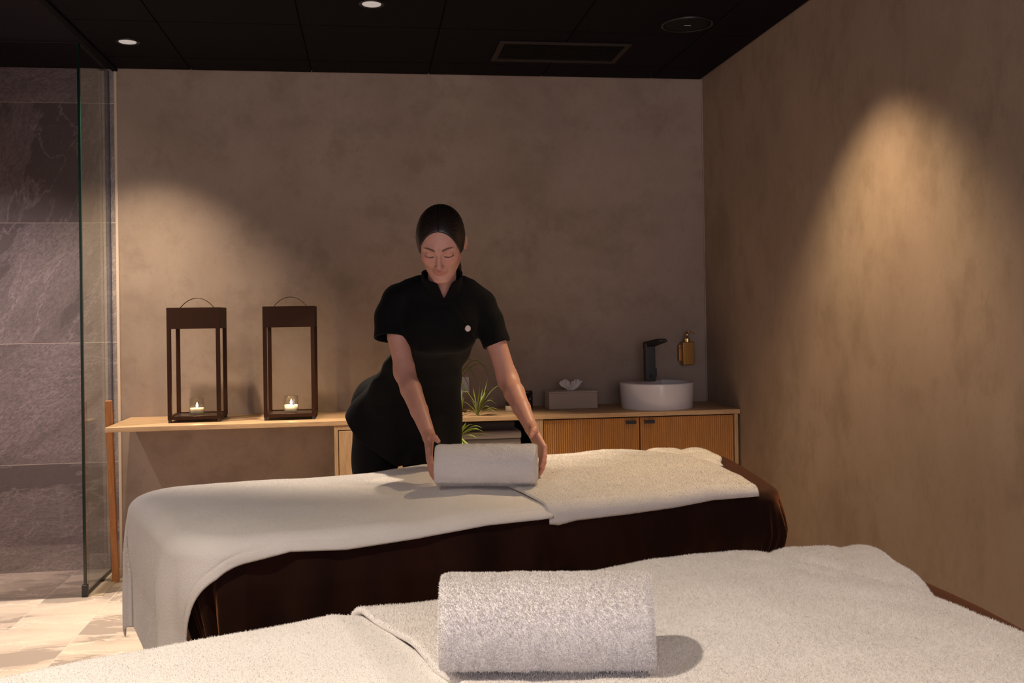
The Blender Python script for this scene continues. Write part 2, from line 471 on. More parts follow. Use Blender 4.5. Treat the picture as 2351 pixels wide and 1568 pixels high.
fluted(.822, 1.297, 1.225)
fluted(1.302, XR - .034, 1.318)

# folded towels in the open unit
def folded(x0, x1, y0, y1, z0, z1, mat, layers, name='folded_towel'):
    V = []; F = []
    n = layers; h = (z1 - z0) / n; b = MB()
    for k in range(n):
        za = z0 + k * h + .0006; zb = z0 + (k + 1) * h - .0006; r = (zb - za) / 2; zc = (za + zb) / 2
        pts = [(y1, za)]
        for q in range(9):
            a = -PI / 2 - PI * q / 8; pts.append((y0 + r + r * math.cos(a), zc + r * math.sin(a)))
        pts.append((y1, zb))
        jx = .004 * math.sin(k * 2.3)
        b.prism(pts, (0, 1, 0), (0, 0, 1), (x0 + jx, 0, 0), (x1 - x0, 0, 0))
    o = b.build(name, mat); bevel(o, .004, 3, 60)
    s = o.modifiers.new('sub', 'SUBSURF'); s.levels = 0; s.render_levels = 0
    return o
tag(folded(.405, .720, 4.80, 5.10, .5165, .600, 'terry_grey', 3), 'light grey folded towel at the bottom of the stack in the open shelf', 'towel', 'folded towels in the open shelf')
tag(folded(.410, .716, 4.81, 5.11, .6005, .672, 'terry_grey', 2), 'light grey folded towel directly under the dark ones in the open shelf', 'towel', 'folded towels in the open shelf')
tag(folded(.420, .690, 4.85, 5.12, .6725, .715, 'terry_dark', 2), 'charcoal folded towel on top of the light grey stack in the open shelf', 'towel', 'folded towels in the open shelf')

# ------------------------------------------------------------------ lanterns
def lantern(x0, y0, label, clabel, seed):
    S = .241; H = .541; c = (x0 + S / 2, y0 + S / 2, CT); z = CT
    t = thing('lantern', label, 'lantern', c, 'tall bronze lanterns on the worktop')
    w = .018; x1 = x0 + S; y1 = y0 + S
    MB().box(x0, y0, z + H - .100, x1, y1, z + H - .096).box(x0, y0, z + H - .002, x1, y1, z + H).box(x0, y0, z + H - .096, x1, y0 + .003, z + H - .002).box(x0, y1 - .003, z + H - .096, x1, y1, z + H - .002).box(x0, y0 + .003, z + H - .096, x0 + .003, y1 - .003, z + H - .002).box(x1 - .003, y0 + .003, z + H - .096, x1, y1 - .003, z + H - .002).build('cap', 'bronze', t)
    for px in (x0, x1 - w):
        for py in (y0, y1 - w):
            MB().box(px, py, z + .030, px + w, py + w, z + H - .100).build('post', 'bronze', t, bev=.001)
            MB().box(px + .002, py + .002, z, px + w - .002, py + w - .002, z + .0145).build('foot', 'black', t)
    b = MB().box(x0, y0, z + .0145, x1, y0 + .016, z + .030).box(x0, y1 - .016, z + .0145, x1, y1, z + .030).box(x0, y0 + .016, z + .0145, x0 + .016, y1 - .016, z + .030).box(x1 - .016, y0 + .016, z + .0145, x1, y1 - .016, z + .030)
    b.build('base_frame', 'bronze', t)
    MB().box(x0 + .016, y0 + .016, z + .021, x1 - .016, y1 - .016, z + .026).build('base_plate', simple('tray_metal', (.09, .065, .05), .28, Metallic=.5), t)
    # strap handle
    n = 24; v = []; f = []
    for i in range(n + 1):
        s = i / n; X = x0 + .043 + (S - .086) * s; Z = z + H + .001 + .044 * (1 - abs(2 * s - 1) ** 2.1)
        for dy, dz in ((-.008, 0), (.008, 0), (.008, .0025), (-.008, .0025)):
            v.append((X, c[1] + dy, Z + dz))
    for i in range(n):
        for k in range(4):
            j = (k + 1) % 4; f.append((i * 4 + k, i * 4 + j, i * 4 + 4 + j, i * 4 + 4 + k))
    f += [(3, 2, 1, 0), (n * 4, n * 4 + 1, n * 4 + 2, n * 4 + 3)]
    mesh('handle', v, f, 'bronze', t, True)
    # candle in a tumbler
    cc = (c[0] - .004 + .003 * seed, c[1] - .02, z + .0262)
    k = thing('candle', clabel, 'candle', cc, 'lit candles in clear tumblers')
    MB().lathe([(.031, 0), (.0345, .004), (.0352, .084), (.0328, .084), (.0322, .008), (.0005, .0065)], cc, 40, True, True).build('glass', 'clear', k, smooth=True)
    wz = .030 if seed == 0 else .034
    MB().lathe([(.029, .0085), (.0318, .010), (.0318, wz + .004), (.028, wz), (.001, wz - .002)], cc, 32, True, True).build('wax', 'wax', k, smooth=True)
    MB().tube([(cc[0], cc[1], cc[2] + wz - .002), (cc[0] + .001, cc[1], cc[2] + wz + .010)], .001, 6).build('wick', 'black', k)
    MB().lathe([(.0008, .0), (.0042, .004), (.0052, .008), (.0036, .014), (.0016, .019), (.0002, .024)], (cc[0] + .001, cc[1], cc[2] + wz + .007), 16, True, True).build('flame', 'flame', k, smooth=True, label='small bright flame')
    if seed:
        v = []; f = []
        for i in range(5):
            a = .15 + .32 * i / 4
            for zz in (.040, .066): v.append((cc[0] + .0358 * math.sin(a + .1), cc[1] - .0358 * math.cos(a + .1), cc[2] + zz))
        f = [(2 * i, 2 * i + 2, 2 * i + 3, 2 * i + 1) for i in range(4)]
        mesh('sticker', v, f, 'white_plastic', k, True, label='small pale sticker on the glass')
    l = bpy.data.lights.new('candle_glow', 'POINT'); l.energy = .10; l.color = (1, .6, .25); l.shadow_soft_size = .006
    lo = bpy.data.objects.new('candle_glow', l); COL.objects.link(lo); lo.location = (cc[0] + .001, cc[1], cc[2] + wz + .034)
lantern(-.944, 4.889, 'tall dark bronze candle lantern nearest the glass screen', 'lit candle in a clear tumbler inside the left lantern', 0)
lantern(-.503, 4.874, 'tall dark bronze candle lantern nearer the therapist', 'lit candle with pale sticker inside the lantern nearer the therapist', 1)

# ------------------------------------------------------------------ basin, tap, soap, boxes
bx, by = 1.445, 4.975; R = .188
t = thing('wash_basin', 'round white ceramic vessel basin on the right end of the worktop', 'basin', (bx, by, CT))
# outer shell with a tap ledge at the back left; bowl scooped out by a second profile
n = 96; prof = [(R * .955, 0), (R * .965, .002), (R * .985, .07), (R, .120), (R * .999, .127), (R * .99, .130)]
V = []; F = []
for r, z in prof:
    for i in range(n):
        a = 2 * PI * i / n; V.append((bx + r * math.cos(a), by + r * math.sin(a), CT + z))
def rim_in(a):   # inner bowl outline: off-centre circle cut by the tap ledge
    r = R - .010; x = r * math.cos(a); y = r * math.sin(a)
    d = (x * -.80 + y * .60)      # distance toward the ledge direction
    lim = .035
    if d > lim:
        k = d - lim; x -= -.80 * k; y -= .60 * k
    return x, y
for sc, z in ((1.0, .130), (.985, .124), (.95, .09), (.85, .045), (.6, .022), (.12, .014)):
    for i in range(n):
        a = 2 * PI * i / n; x, y = rim_in(a); cxm, cym = .045, -.03
        V.append((bx + cxm + (x - cxm) * sc, by + cym + (y - cym) * sc, CT + z))
L = len(prof) + 6
for k in range(L - 1):
    for i in range(n):
        j = (i + 1) % n; F.append((k * n + i, k * n + j, (k + 1) * n + j, (k + 1) * n + i))
F.append(list(range(n))[::-1]); F.append(list(range((L - 1) * n, L * n)))
mesh('bowl', V, F, 'ceramic', t, True)
MB().lathe([(.022, .0), (.022, .003), (.001, .004)], (bx + .045, by - .03, CT + .0142), 24, True, True).build('drain_plug', 'chrome', t, smooth=True)
fx, fy, fz = 1.432, 5.055, CT + .1305
t = thing('basin_tap', 'tall square matt black tap standing on the white basin', 'tap', (fx, fy, fz))
MB().box(fx - .026, fy - .022, fz, fx + .026, fy + .022, fz + .195).build('column', 'black', t, bev=.002)
b = MB(); b.prism([(.025, .170), (-.085, .196), (-.120, .206), (-.120, .214), (-.10, .221), (.025, .2015)], (-.32, .95, 0), (0, 0, 1), (fx - .022, fy - .01, fz), (.046, .0, 0))
b.build('spout', 'black', t, bev=.0015)
MB().box(fx + .0265, fy - .010, fz + .022, fx + .036, fy + .008, fz + .066).build('lever', 'black', t, bev=.002)
MB().box(fx - .006, fy - .0235, fz + .02, fx + .006, fy - .022, fz + .035).build('sensor', 'dark', t)

sx, sy, sz = 1.682, 5.195, .955
t = thing('soap_dispenser', 'brass square soap dispenser fixed to the wall beside the tap', 'soap dispenser', (sx, sy, sz))
MB().box(sx - .031, sy - .028, sz, sx + .031, sy + .028, sz + .122).build('bottle', 'brass', t, bev=.003)
MB().lathe([(.016, .122), (.016, .140), (.013, .143)], (sx, sy, sz), 24, True, True).build('collar', 'brass_bright', t, smooth=False)
MB().lathe([(.0065, .143), (.0065, .178)], (sx, sy, sz), 16, True, True).tube([(sx, sy, sz + .174), (sx + .012, sy - .008, sz + .177), (sx + .034, sy - .02, sz + .169)], .0035, 8).build('pump', 'brass_bright', t, smooth=True)
MB().box(sx - .036, sy + .0285, sz + .02, sx + .036, YB - .001, sz + .105).tube([(sx - .036, sy + .02, sz + .09), (sx - .036, sy - .02, sz + .09), (sx - .036, sy - .03, sz + .085)], .002, 6).build('bracket', 'brass', t)

t = thing('tissue_box', 'beige linen tissue box with a white tissue, left of the basin', 'tissue box', (1.02, 5.09, CT))
MB().box(.897, 5.03, CT + .0005, 1.148, 5.155, CT + .0805).build('box', 'linen', t, bev=.002)
MB().box(.894, 5.027, CT + .081, 1.151, 5.158, CT + .0895).build('lid', 'linen', t, bev=.002)
V = []; F = []; nu = 48; nv = 10
for i in range(nu + 1):
    u = i / nu
    for j in range(nv + 1):
        v = j / nv
        wid = .012 + .05 * v; fan = (u - .5) * 2
        pl = .013 * math.sin(u * 38) * (.25 + v) + .004 * math.sin(u * 90 + v * 3)
        hgt = v * (.058 - .018 * abs(fan) ** 2 + .010 * math.sin(u * 9.5) - (.022 if .42 < u < .52 else 0) * v)
        V.append((1.022 + fan * wid * 1.05 + .004 * math.sin(v * 7 + u * 5), 5.09 + pl - .01 * v, CT + .088 + hgt))
for i in range(nu):
    for j in range(nv):
        a = i * (nv + 1) + j; F.append((a, a + nv + 1, a + nv + 2, a + 1))
o = mesh('tissue', V, F, 'tissue', t, True, label='crumpled white tissue')
s = o.modifiers.new('th', 'SOLIDIFY'); s.thickness = .0008

t = thing('canister', 'black cylindrical canister behind the forearm, left of the tissue box', 'canister', (.785, 5.06, CT))
MB().lathe([(.030, 0), (.0315, .002), (.0315, .078)], (.785, 5.06, CT), 36).build('tin', simple('black_tin', (.012, .010, .012), .3), t, smooth=True)
MB().lathe([(.0318, .0785), (.0318, .094), (.030, .096), (.001, .096)], (.785, 5.06, CT), 36).build('lid', 'black', t, smooth=True)
for q, (zz, ww) in enumerate(((.060, .006), (.055, .010), (.050, .004), (.020, .014), (.016, .010))):
    V = []
    for i in range(5):
        a = -ww / .0317 / 2 + ww / .0317 * i / 4 + .45
        for dz in (0, .0018): V.append((.785 + .0317 * math.sin(a), 5.06 - .0317 * math.cos(a), CT + zz + dz))
    mesh('label_print', V, [(2 * i, 2 * i + 2, 2 * i + 3, 2 * i + 1) for i in range(4)], 'white_plastic', t)
t = thing('small_jar', 'small black jar with a cream band beside the forearm', 'jar', (.700, 5.0, CT))
MB().lathe([(.030, 0), (.0315, .0015), (.0315, .028)], (.700, 5.0, CT), 36).build('band', 'cream', t, smooth=True, label='cream paper band')
MB().lathe([(.030, .0285), (.0312, .030), (.0312, .046), (.029, .048), (.001, .048)], (.700, 5.0, CT), 36).build('jar_lid', 'black', t, smooth=True)
for zz, ww in ((.018, .010), (.014, .014), (.010, .008)):
    V = []
    for i in range(5):
        a = -ww / .0317 / 2 + ww / .0317 * i / 4 + .02
        for dz in (0, .0014): V.append((.700 + .0317 * math.sin(a), 5.0 - .0317 * math.cos(a), CT + zz + dz))
    mesh('label_print', V, [(2 * i, 2 * i + 2, 2 * i + 3, 2 * i + 1) for i in range(4)], 'black', t)

t = thing('wall_socket', 'white double wall socket behind the spider plant', 'socket', (.47, YB, .873))
MB().box(.428, YB - .008, .832, .512, YB - .0005, .915).build('plate', 'white_plastic', t, bev=.002)
MB().lathe([(.018, 0), (.018, .001)], (.47, YB - .0085, .85), 24).build('switch', 'white_plastic', t)

# ------------------------------------------------------------------ spider plant
t = thing('spider_plant', 'spider plant with arching striped leaves behind the therapist', 'plant', (.40, 5.03, CT))
MB().lathe([(.045, 0), (.062, .09), (.066, .095), (.062, .097), (.058, .085), (.001, .082)], (.395, 5.03, CT), 36).build('pot', 'ceramic', t, smooth=True)
def leaf(mb, base, tip, rise, w, side=0.):
    w *= 1.5; B = Vector(base); T = Vector(tip); n = 12; d = T - B; s = d.cross(Vector((0, 0, 1)))
    if s.length < .01: s = Vector((1, 0, 0))
    s.normalize(); v = []; f = []
    for i in range(n + 1):
        u = i / n; p = B + d * u + Vector((0, 0, rise * 4 * u * (1 - u) * (1.0 + .5 * (u - .5)))) + s * side * math.sin(u * PI)
        ww = w * (math.sin(min(1, u * 1.25 + .12) * PI * .62) if u < .6 else 1 - ((u - .6) / .4) ** 1.6 + .02)
        v += [p - s * ww + Vector((0, 0, ww * .5)), p, p + s * ww + Vector((0, 0, ww * .5))]
    for i in range(n):
        a = i * 3; f += [(a, a + 1, a + 4, a + 3), (a + 1, a + 2, a + 5, a + 4)]
    mb.add(v, f)
dk = MB(); pl = MB()
bs = (.40, 5.02, CT + .085)
# long arching leaves to the right
for tip, rise, w in [((.525, 4.99, .965), .10, .006), ((.605, 4.97, .925), .10, .005), ((.60, 4.96, .865), .155, .005), ((.535, 4.97, .852), .125, .007), ((.49, 4.98, .845), .09, .006), ((.47, 4.95, .83), .07, .005),
                     ((.25, 5.0, .95), .1, .006), ((.20, 5.0, .88), .12, .006), ((.30, 4.9, .87), .12, .006), ((.44, 4.92, .80), .11, .005), ((.36, 5.1, .99), .07, .005), ((.46, 5.1, .97), .09, .006)]:
    leaf(dk, bs, tip, rise, w)
dk.build('leaves', 'leaf', t, True)
# runner and plantlet on the worktop
pl.tube([(.41, 5.0, CT + .10), (.47, 4.93, CT + .11), (.50, 4.86, CT + .06), (.505, 4.81, CT + .004)], .0012, 5)
random.seed(3)
for tip, rise, w in [((.565, 4.80, .905), -.012, .0055), ((.535, 4.82, .885), -.01, .004), ((.49, 4.81, .86), .01, .004), ((.475, 4.80, .83), .01, .004), ((.465, 4.79, .80), .008, .004), ((.585, 4.82, .83), .02, .004),
                     ((.60, 4.80, .80), .04, .004), ((.55, 4.85, .86), .01, .005), ((.52, 4.80, .90), .0, .004), ((.68, 4.83, .855), .075, .003), ((.53, 4.80, .79), .03, .004), ((.575, 4.79, .775), .03, .004), ((.485, 4.80, .89), .0, .004), ((.44, 4.81, .82), .012, .004), ((.56, 4.82, .93), -.01, .0045), ((.555, 4.80, .87), .012, .004), ((.45, 4.80, .775), .01, .004), ((.54, 4.84, .82), .03, .004)]:
    leaf(pl, (.505 + random.uniform(-.008, .008), 4.81, CT + .003), tip, rise, w)
for tip, rise, w in [((.62, 4.80, .768), .022, .0045), ((.60, 4.78, .764), .018, .004)]:
    leaf(dk if False else pl, (.515, 4.81, CT + .006), tip, rise, w)
pl.tube([(.40, 4.95, CT + .10), (.405, 4.88, CT + .12), (.43, 4.80, CT + .04), (.425, 4.755, CT - .01), (.412, 4.735, .665)], .0012, 5)
# hanging plantlet in front of the edge
for tip, rise, w in [((.44, 4.70, .735), .0, .005), ((.42, 4.71, .75), .0, .004), ((.47, 4.70, .725), .012, .005), ((.515, 4.70, .705), .022, .006), ((.525, 4.71, .685), .018, .005), ((.50, 4.68, .70), .015, .006),
                     ((.54, 4.70, .675), .006, .005), ((.395, 4.71, .74), .0, .004), ((.46, 4.68, .62), -.005, .005), ((.44, 4.69, .61), -.004, .005), ((.42, 4.68, .60), 0, .004), ((.38, 4.70, .63), .01, .004), ((.49, 4.68, .66), .01, .004), ((.36, 4.7, .69), .02, .005)]:
    leaf(pl, (.412, 4.735, .665), (tip[0], tip[1] - .01, tip[2]), rise, w)
# upright stem between person and plantlet
for tip, rise, w in [((.425, 4.84, .86), .0, .004), ((.445, 4.83, .845), .01, .004), ((.43, 4.85, .90), .0, .0045), ((.40, 4.85, .87), 0, .004)]:
    leaf(pl, (.432, 4.84, CT + .003), tip, rise, w)
pl.build('plantlets', 'leaf2', t, True, label='pale green plantlets on runners')
# ------------------------------------------------------------------ massage tables with cover and towels
WB = .74
def interp(tab, x): return np.interp(x, [a for a, b in tab], [b for a, b in tab])
def vnoise(x, y, seed=0):
    """smooth 2-D value noise (numpy)"""
    x = np.asarray(x, float); y = np.asarray(y, float)
    xi = np.floor(x).astype(np.int64); yi = np.floor(y).astype(np.int64); fx = x - xi; fy = y - yi
    fx = fx * fx * (3 - 2 * fx); fy = fy * fy * (3 - 2 * fy)
    def h(a, b):
        n = (a * 374761393 + b * 668265263 + seed * 1442695041) & 0xffffffff
        n = ((n ^ (n >> 13)) * 1274126177) & 0xffffffff
        return ((n ^ (n >> 16)) & 0xffff) / 65535. * 2 - 1
    return (h(xi, yi) * (1 - fx) + h(xi + 1, yi) * fx) * (1 - fy) + (h(xi, yi + 1) * (1 - fx) + h(xi + 1, yi + 1) * fx) * fy

class Bed:
    """local u along the table, v across from the far edge (0) to the near edge (WB)"""
    def __init__(s, P0, th, prof, dip, L0, L1, skew=.17):
        s.P0 = np.array(P0, float); s.a = np.array((math.cos(th), math.sin(th))); s.n = np.array((math.sin(th), -math.cos(th)))
        s.prof = prof; s.dip = dip; s.L0 = L0; s.L1 = L1; s.skew = skew; s.th = th
    def ust(s, v): return s.L0 + .15 * np.clip(v / WB, 0, 1)
    def uend(s, v): return s.L1 - s.skew * np.clip(v / WB, 0, 1)
    def top(s, u, v):
        z = interp(s.prof, np.clip(u, s.L0, s.L1))
        vv = np.clip(v / WB, 0, 1)
        z = z - s.dip * vv + .006 * np.sin(vv * PI)
        return z
    def xy(s, u, v): return s.P0[0] + s.a[0] * u + s.n[0] * v, s.P0[1] + s.a[1] * u + s.n[1] * v
    def drape(s, u, v, lift=0., rc=.10, r=.034, out=.0, fold=0., ff=9., seed=0, taper=0., bulge=0., keep=False, fd=.25):
        """flat cloth point (u, v) laid over the rounded table top"""
        ue = s.uend(v)
        qu = np.clip(u, s.ust(v) + rc, ue - rc); qv = np.clip(v, rc, WB - rc)
        du = u - qu; dv = v - qv; L = np.hypot(du, dv) + 1e-9; ex = L - rc
        du, dv = du / L, dv / L
        e = np.clip(ex, 0, None); q = r * PI / 2
        arc = np.minimum(e, q); down = np.clip(e - q, 0, None)
        R = np.where(ex < 0, L, rc + (r + out) * np.sin(arc / r)) 
        drop = (r) * (1 - np.cos(arc / r)) + down
        if fold:
            per = np.arctan2(dv, du) * (.35) + (qu + qv * .0)      # perimeter coordinate
            R = R + fold * np.clip(down / fd, 0, 1) ** .8 * (np.sin(per * ff * 2.1 + seed) * .6 + vnoise(per * ff, per * 0 + seed, seed) * .9)
        if keep:
            wk = np.clip((u - s.L0 - .25) / .5, 0, 1); R = np.where(ex < 0, R, np.minimum(R, rc + r) * (1 - wk) + R * wk)
            bulge = bulge * wk
        R = R + bulge * np.sin(np.clip(down / .18, 0, 1) * PI) - taper * np.clip(down - .09, 0, None)
        uu = qu + du * R; vv = qv + dv * R
        x, y = s.xy(uu, vv)
        z = s.top(uu, vv) + lift - drop
        return np.stack([x, y, z], -1)

def grid_faces(nu, nv):
    i, j = np.meshgrid(np.arange(nu - 1), np.arange(nv - 1), indexing='ij'); a = i * nv + j
    return np.stack([a, a + nv, a + nv + 1, a + 1], -1).reshape(-1, 4)

def cloth(name, P, thick, mat, parent=None, label=None):
    """P (nu,nv,3) grid -> closed shell of the given thickness"""
    nu, nv, _ = P.shape
    Pu = np.gradient(P, axis=0); Pv = np.gradient(P, axis=1); N = np.cross(Pu, Pv); N /= np.linalg.norm(N, axis=-1, keepdims=True) + 1e-12
    if N[nu // 2, nv // 2, 2] < 0: N = -N
    edge = np.ones((nu, nv))
    iu = np.minimum(np.arange(nu), np.arange(nu)[::-1])[:, None]; iv = np.minimum(np.arange(nv), np.arange(nv)[::-1])[None, :]
    k = np.minimum(iu, iv); rr = np.clip(k / 2., 0, 1); tt = np.sqrt(1 - (1 - rr) ** 2)
    mid = thick / 2
    A = P + N * (mid + mid * tt)[..., None]; B = P + N * (mid - mid * tt)[..., None]
    V = np.concatenate([A.reshape(-1, 3), B.reshape(-1, 3)]); G = grid_faces(nu, nv); n = nu * nv
    if np.cross(Pu, Pv)[nu // 2, nv // 2] @ N[nu // 2, nv // 2] < 0: F1, F2 = G[:, ::-1], G + n
    else: F1, F2 = G, (G + n)[:, ::-1]
    o = fast_mesh(name, V, np.concatenate([F1, F2]), mat, parent, label=label)
    wl = o.modifiers.new('weld', 'WELD'); wl.merge_threshold = 1e-6
    return o, A, N

def pile(parent, A, N, count, length, width, mat='terry', tint=None, jitter=.6):
    """short terry loops standing on a cloth grid, one mesh of slim blades"""
    nu, nv, _ = A.shape
    area = np.linalg.norm(np.cross(A[1:, :-1] - A[:-1, :-1], A[:-1, 1:] - A[:-1, :-1]), axis=-1).ravel()
    idx = rng.choice(len(area), count, p=area / area.sum()); i, j = idx // (nv - 1), idx % (nv - 1)
    s = rng.random(count)[:, None]; t = rng.random(count)[:, None]
    P = (A[i, j] * (1 - s) + A[i + 1, j] * s) * (1 - t) + (A[i, j + 1] * (1 - s) + A[i + 1, j + 1] * s) * t
    n = N[i, j] * (1 - s) + N[i + 1, j + 1] * s
    d = n + rng.normal(size=(count, 3)) * jitter; d /= np.linalg.norm(d, axis=1, keepdims=True)
    sd = np.cross(d, rng.normal(size=(count, 3))); sd /= np.linalg.norm(sd, axis=1, keepdims=True)
    ln = length * (.5 + rng.random(count)[:, None])
    P0 = P - n * .0006
    V = np.stack([P0 - sd * width, P0 + sd * width, P0 + d * ln + sd * width * .4], 1).reshape(-1, 3)
    F = np.arange(count * 3).reshape(-1, 3)
    return fast_mesh('terry_pile', V, F, mat, parent, smooth=False, kind='stuff')

def build_bed(bed, base_label, which):
    xm, ym = bed.xy((bed.L0 + bed.L1) / 2, WB / 2)
    t = thing('massage_table', base_label, 'massage table', (xm, ym, 0), 'massage tables')
    # padded top
    us = np.linspace(0, 1, 60); vs = np.linspace(.012, WB - .012, 24)
    U, Vv = np.meshgrid(us, vs, indexing='ij'); UU = bed.ust(Vv) + .012 + (bed.uend(Vv) - .012 - bed.ust(Vv) - .012) * U
    x, y = bed.xy(UU, Vv); z = bed.top(UU, Vv) - .014
    A = np.stack([x, y, z], -1); B = A.copy(); B[..., 2] = .60
    n = A.shape[0] * A.shape[1]; G = grid_faces(*A.shape[:2]); V = np.concatenate([A.reshape(-1, 3), B.reshape(-1, 3)])
    nu, nv = A.shape[:2]; ring = [i * nv for i in range(nu)] + [(nu - 1) * nv + j for j in range(1, nv)] + [i * nv + nv - 1 for i in range(nu - 2, -1, -1)] + [j for j in range(nv - 2, 0, -1)]
    side = [(ring[k], ring[(k + 1) % len(ring)], ring[(k + 1) % len(ring)] + n, ring[k] + n) for k in range(len(ring))]
    o = fast_mesh('padding', V, np.concatenate([G[:, ::-1], G + n, np.array(side)]), simple('brown_upholstery', (.05, .03, .02), .6), t, smooth=False)
    for uu in (.22, .80):
        for vv in (.14, WB - .14):
            u = bed.L0 + .15 + (bed.L1 - .32 - bed.L0) * uu; x, y = bed.xy(u, vv)
            MB().box(x - .03, y - .03, 0, x + .03, y + .03, .5995).build('leg', 'wood_leg', t, bev=.003)
    return t

def build_cover(bed, label, seed, ovn=.42, ovf=.36, ove=.40, **kw):
    nu, nv = 300, 150
    # parameter lines: u from left overhang to right overhang
    U = np.linspace(0, 1, nu)[:, None] * np.ones((1, nv)); v = (-ovf + (WB + ovf + ovn) * np.linspace(0, 1, nv))[None, :] * np.ones((nu, 1))
    L = bed.ust(v) - ove; Rr = bed.uend(v) + ove; u = L + (Rr - L) * U
    a = dict(rc=.07, r=.03, fold=.022, fd=.13, ff=16., seed=seed, taper=.30, bulge=.012, keep=True); a.update(kw)
    P = bed.drape(u, v, lift=.001, **a)
    P[..., 2] = np.maximum(P[..., 2], .03)
    o, A, N = cloth('table_cover', P, .003, 'velvet')
    o.data.materials[0] = M['velvet']
    tag(o, label, 'cover', 'brown velvet covers on the massage tables')
    return o

bed1 = Bed((-.60, 3.20), rad(9), [(-.09, .703), (-.03, .708), (.13, .713), (.26, .711), (.40, .711), (.6, .715), (.78, .731), (.92, .728), (1.19, .730), (1.31, .730), (1.42, .738), (1.55, .732), (1.71, .722), (1.88, .712)], .010, -.090, 1.86, .22)
bed2 = Bed((-.55, 1.58), rad(14), [(-.3, .661), (-.1, .679), (0, .690), (.12, .701), (.25, .708), (.38, .713), (.50, .722), (.56, .710), (.68, .708), (.94, .722), (1.11, .735), (1.3, .732), (1.44, .716), (1.58, .695), (1.68, .675), (1.80, .66)], .008, -.30, 1.70, .30)

t1 = build_bed(bed1, 'massage table the therapist stands behind', 1)
t2 = build_bed(bed2, 'nearest massage table, across the foreground', 2)
build_cover(bed1, 'dark brown velvet cover hanging from the table the therapist stands at', 3)
build_cover(bed2, 'dark brown velvet cover on the nearest table, showing at its right end', 5)

def wrinkle(P, N, amp, sc, seed):
    x, y = P[..., 0], P[..., 1]
    d = amp * (vnoise(x * sc, y * sc * 1.3 + P[..., 2] * sc, seed) + .5 * vnoise(x * sc * 2.3, y * sc * 2.3 + P[..., 2] * sc * 2, seed + 1))
    return P + N * d[..., None]
def norms(P):
    N = np.cross(np.gradient(P, axis=0), np.gradient(P, axis=1)); N /= np.linalg.norm(N, axis=-1, keepdims=True) + 1e-12
    if N[N.shape[0] // 2, N.shape[1] // 2, 2] < 0: N = -N
    return N

def sheet(bed, u0, u1, v0, v1, nu, nv, lift, thick, name, label, seed, amp=.0015, amp_sc=9, hemline=0, **kw):
    """u0,u1: functions of v; v0,v1: functions of relative u (0..1)"""
    s = np.linspace(0, 1, nu)[:, None]; q = np.linspace(0, 1, nv)[None, :]
    S = s * np.ones((1, nv)); v = v0(S) + (v1(S) - v0(S)) * q
    u = u0(v) + (u1(v) - u0(v)) * S
    P = bed.drape(u, v, lift=lift if np.isscalar(lift) else lift(u, v), **kw)
    P = wrinkle(P, norms(P), amp, amp_sc, seed)
    if hemline: P = P - norms(P) * (.0022 * np.exp(-((q - hemline) / .0032) ** 2))[..., None]
    o, A, N = cloth(name, P, thick, 'terry')
    tag(o, label, 'towel', 'white towels spread over the massage tables')
    return o, A, N

# --- table by the therapist: left towel hanging over the end, right towel with its seam edge
def seam1(v): return .905 - .02 * np.cos(np.clip(v / WB, 0, 1) * PI) + .02 * np.clip((v - .5) / .3, 0, 1) ** 2
o, A, N = sheet(bed1, lambda v: -.50 + .13 * np.clip(v / WB, 0, 1) + .02 * np.sin(v * 6), lambda v: seam1(v) + .012,
      lambda S: -.07 - .09 * np.clip(S * 5 - .5, 0, 1), lambda S: WB + interp([(0, .10), (.25, .115), (.36, .105), (.42, .082), (.5, .062), (.6, .068), (.75, .058), (.88, .056), (1, .048)], S),
      330, 260, .005, .006, 'towel', 'white towel hanging over the left end of the table the therapist stands at', 2, .0022, 6, hemline=.974,
      rc=.10, r=.045, out=.006, fold=.016, ff=7.5, bulge=.006)
pile(o, A, N, 90000, .0022, .0005)
def end1(v): return interp([(-.1, 1.47), (0, 1.50), (.05, 1.57), (.10, 1.615), (.22, 1.645), (.38, 1.645), (.55, 1.615), (.74, 1.575), (.80, 1.56)], v)
o, A, N = sheet(bed1, seam1, end1, lambda S: -.10 + 0 * S,
      lambda S: WB + interp([(0, .066), (.04, .070), (.12, .062), (.35, .058), (.6, .050), (.8, .046), (1, .040)], S),
      240, 170, .0118, .010, 'towel', 'white towel over the right half of the table the therapist stands at', 5, .0026, 7, rc=.08, r=.034, fold=.0)
pile(o, A, N, 130000, .0028, .0006)
# bunched towel at the head end, far corner
def lump(bed, uc0, uc1, vc0, vc1, label, seed, hgt, nn=90, sk=.15):
    s = np.linspace(0, 1, nn)[:, None] * np.ones((1, nn)); q = np.linspace(0, 1, nn)[None, :] * np.ones((nn, 1))
    v = vc0 + (vc1 - vc0) * q; u = uc0 + (uc1 - sk * q - uc0) * s + .008 * np.sin(q * 9 + seed)
    lf = .003 + hgt * s ** 1.1 * (1 - s ** 16) * (1 - q ** 2.5)
    P = bed.drape(u, v, rc=.05, r=.03); P[..., 2] += lf
    crease = np.exp(-((s - .45 - .35 * (q - .3)) / .05) ** 2) * .010 + np.exp(-((s - .75 + .2 * q) / .05) ** 2) * .007
    P[..., 2] -= crease * np.clip(hgt / .02, 0, 1)
    P = wrinkle(P, norms(P), .003, 11, seed)
    o, A, N = cloth('bunched_towel', P, .010, 'terry')
    tag(o, label, 'towel', 'small towels bunched at the head of the tables')
    return o, A, N
o, A, N = lump(bed1, 1.42, 1.850, -.035, .34, 'white towel bunched at the head end beyond the therapist', 3, .022)
pile(o, A, N, 26000, .0028, .0006)

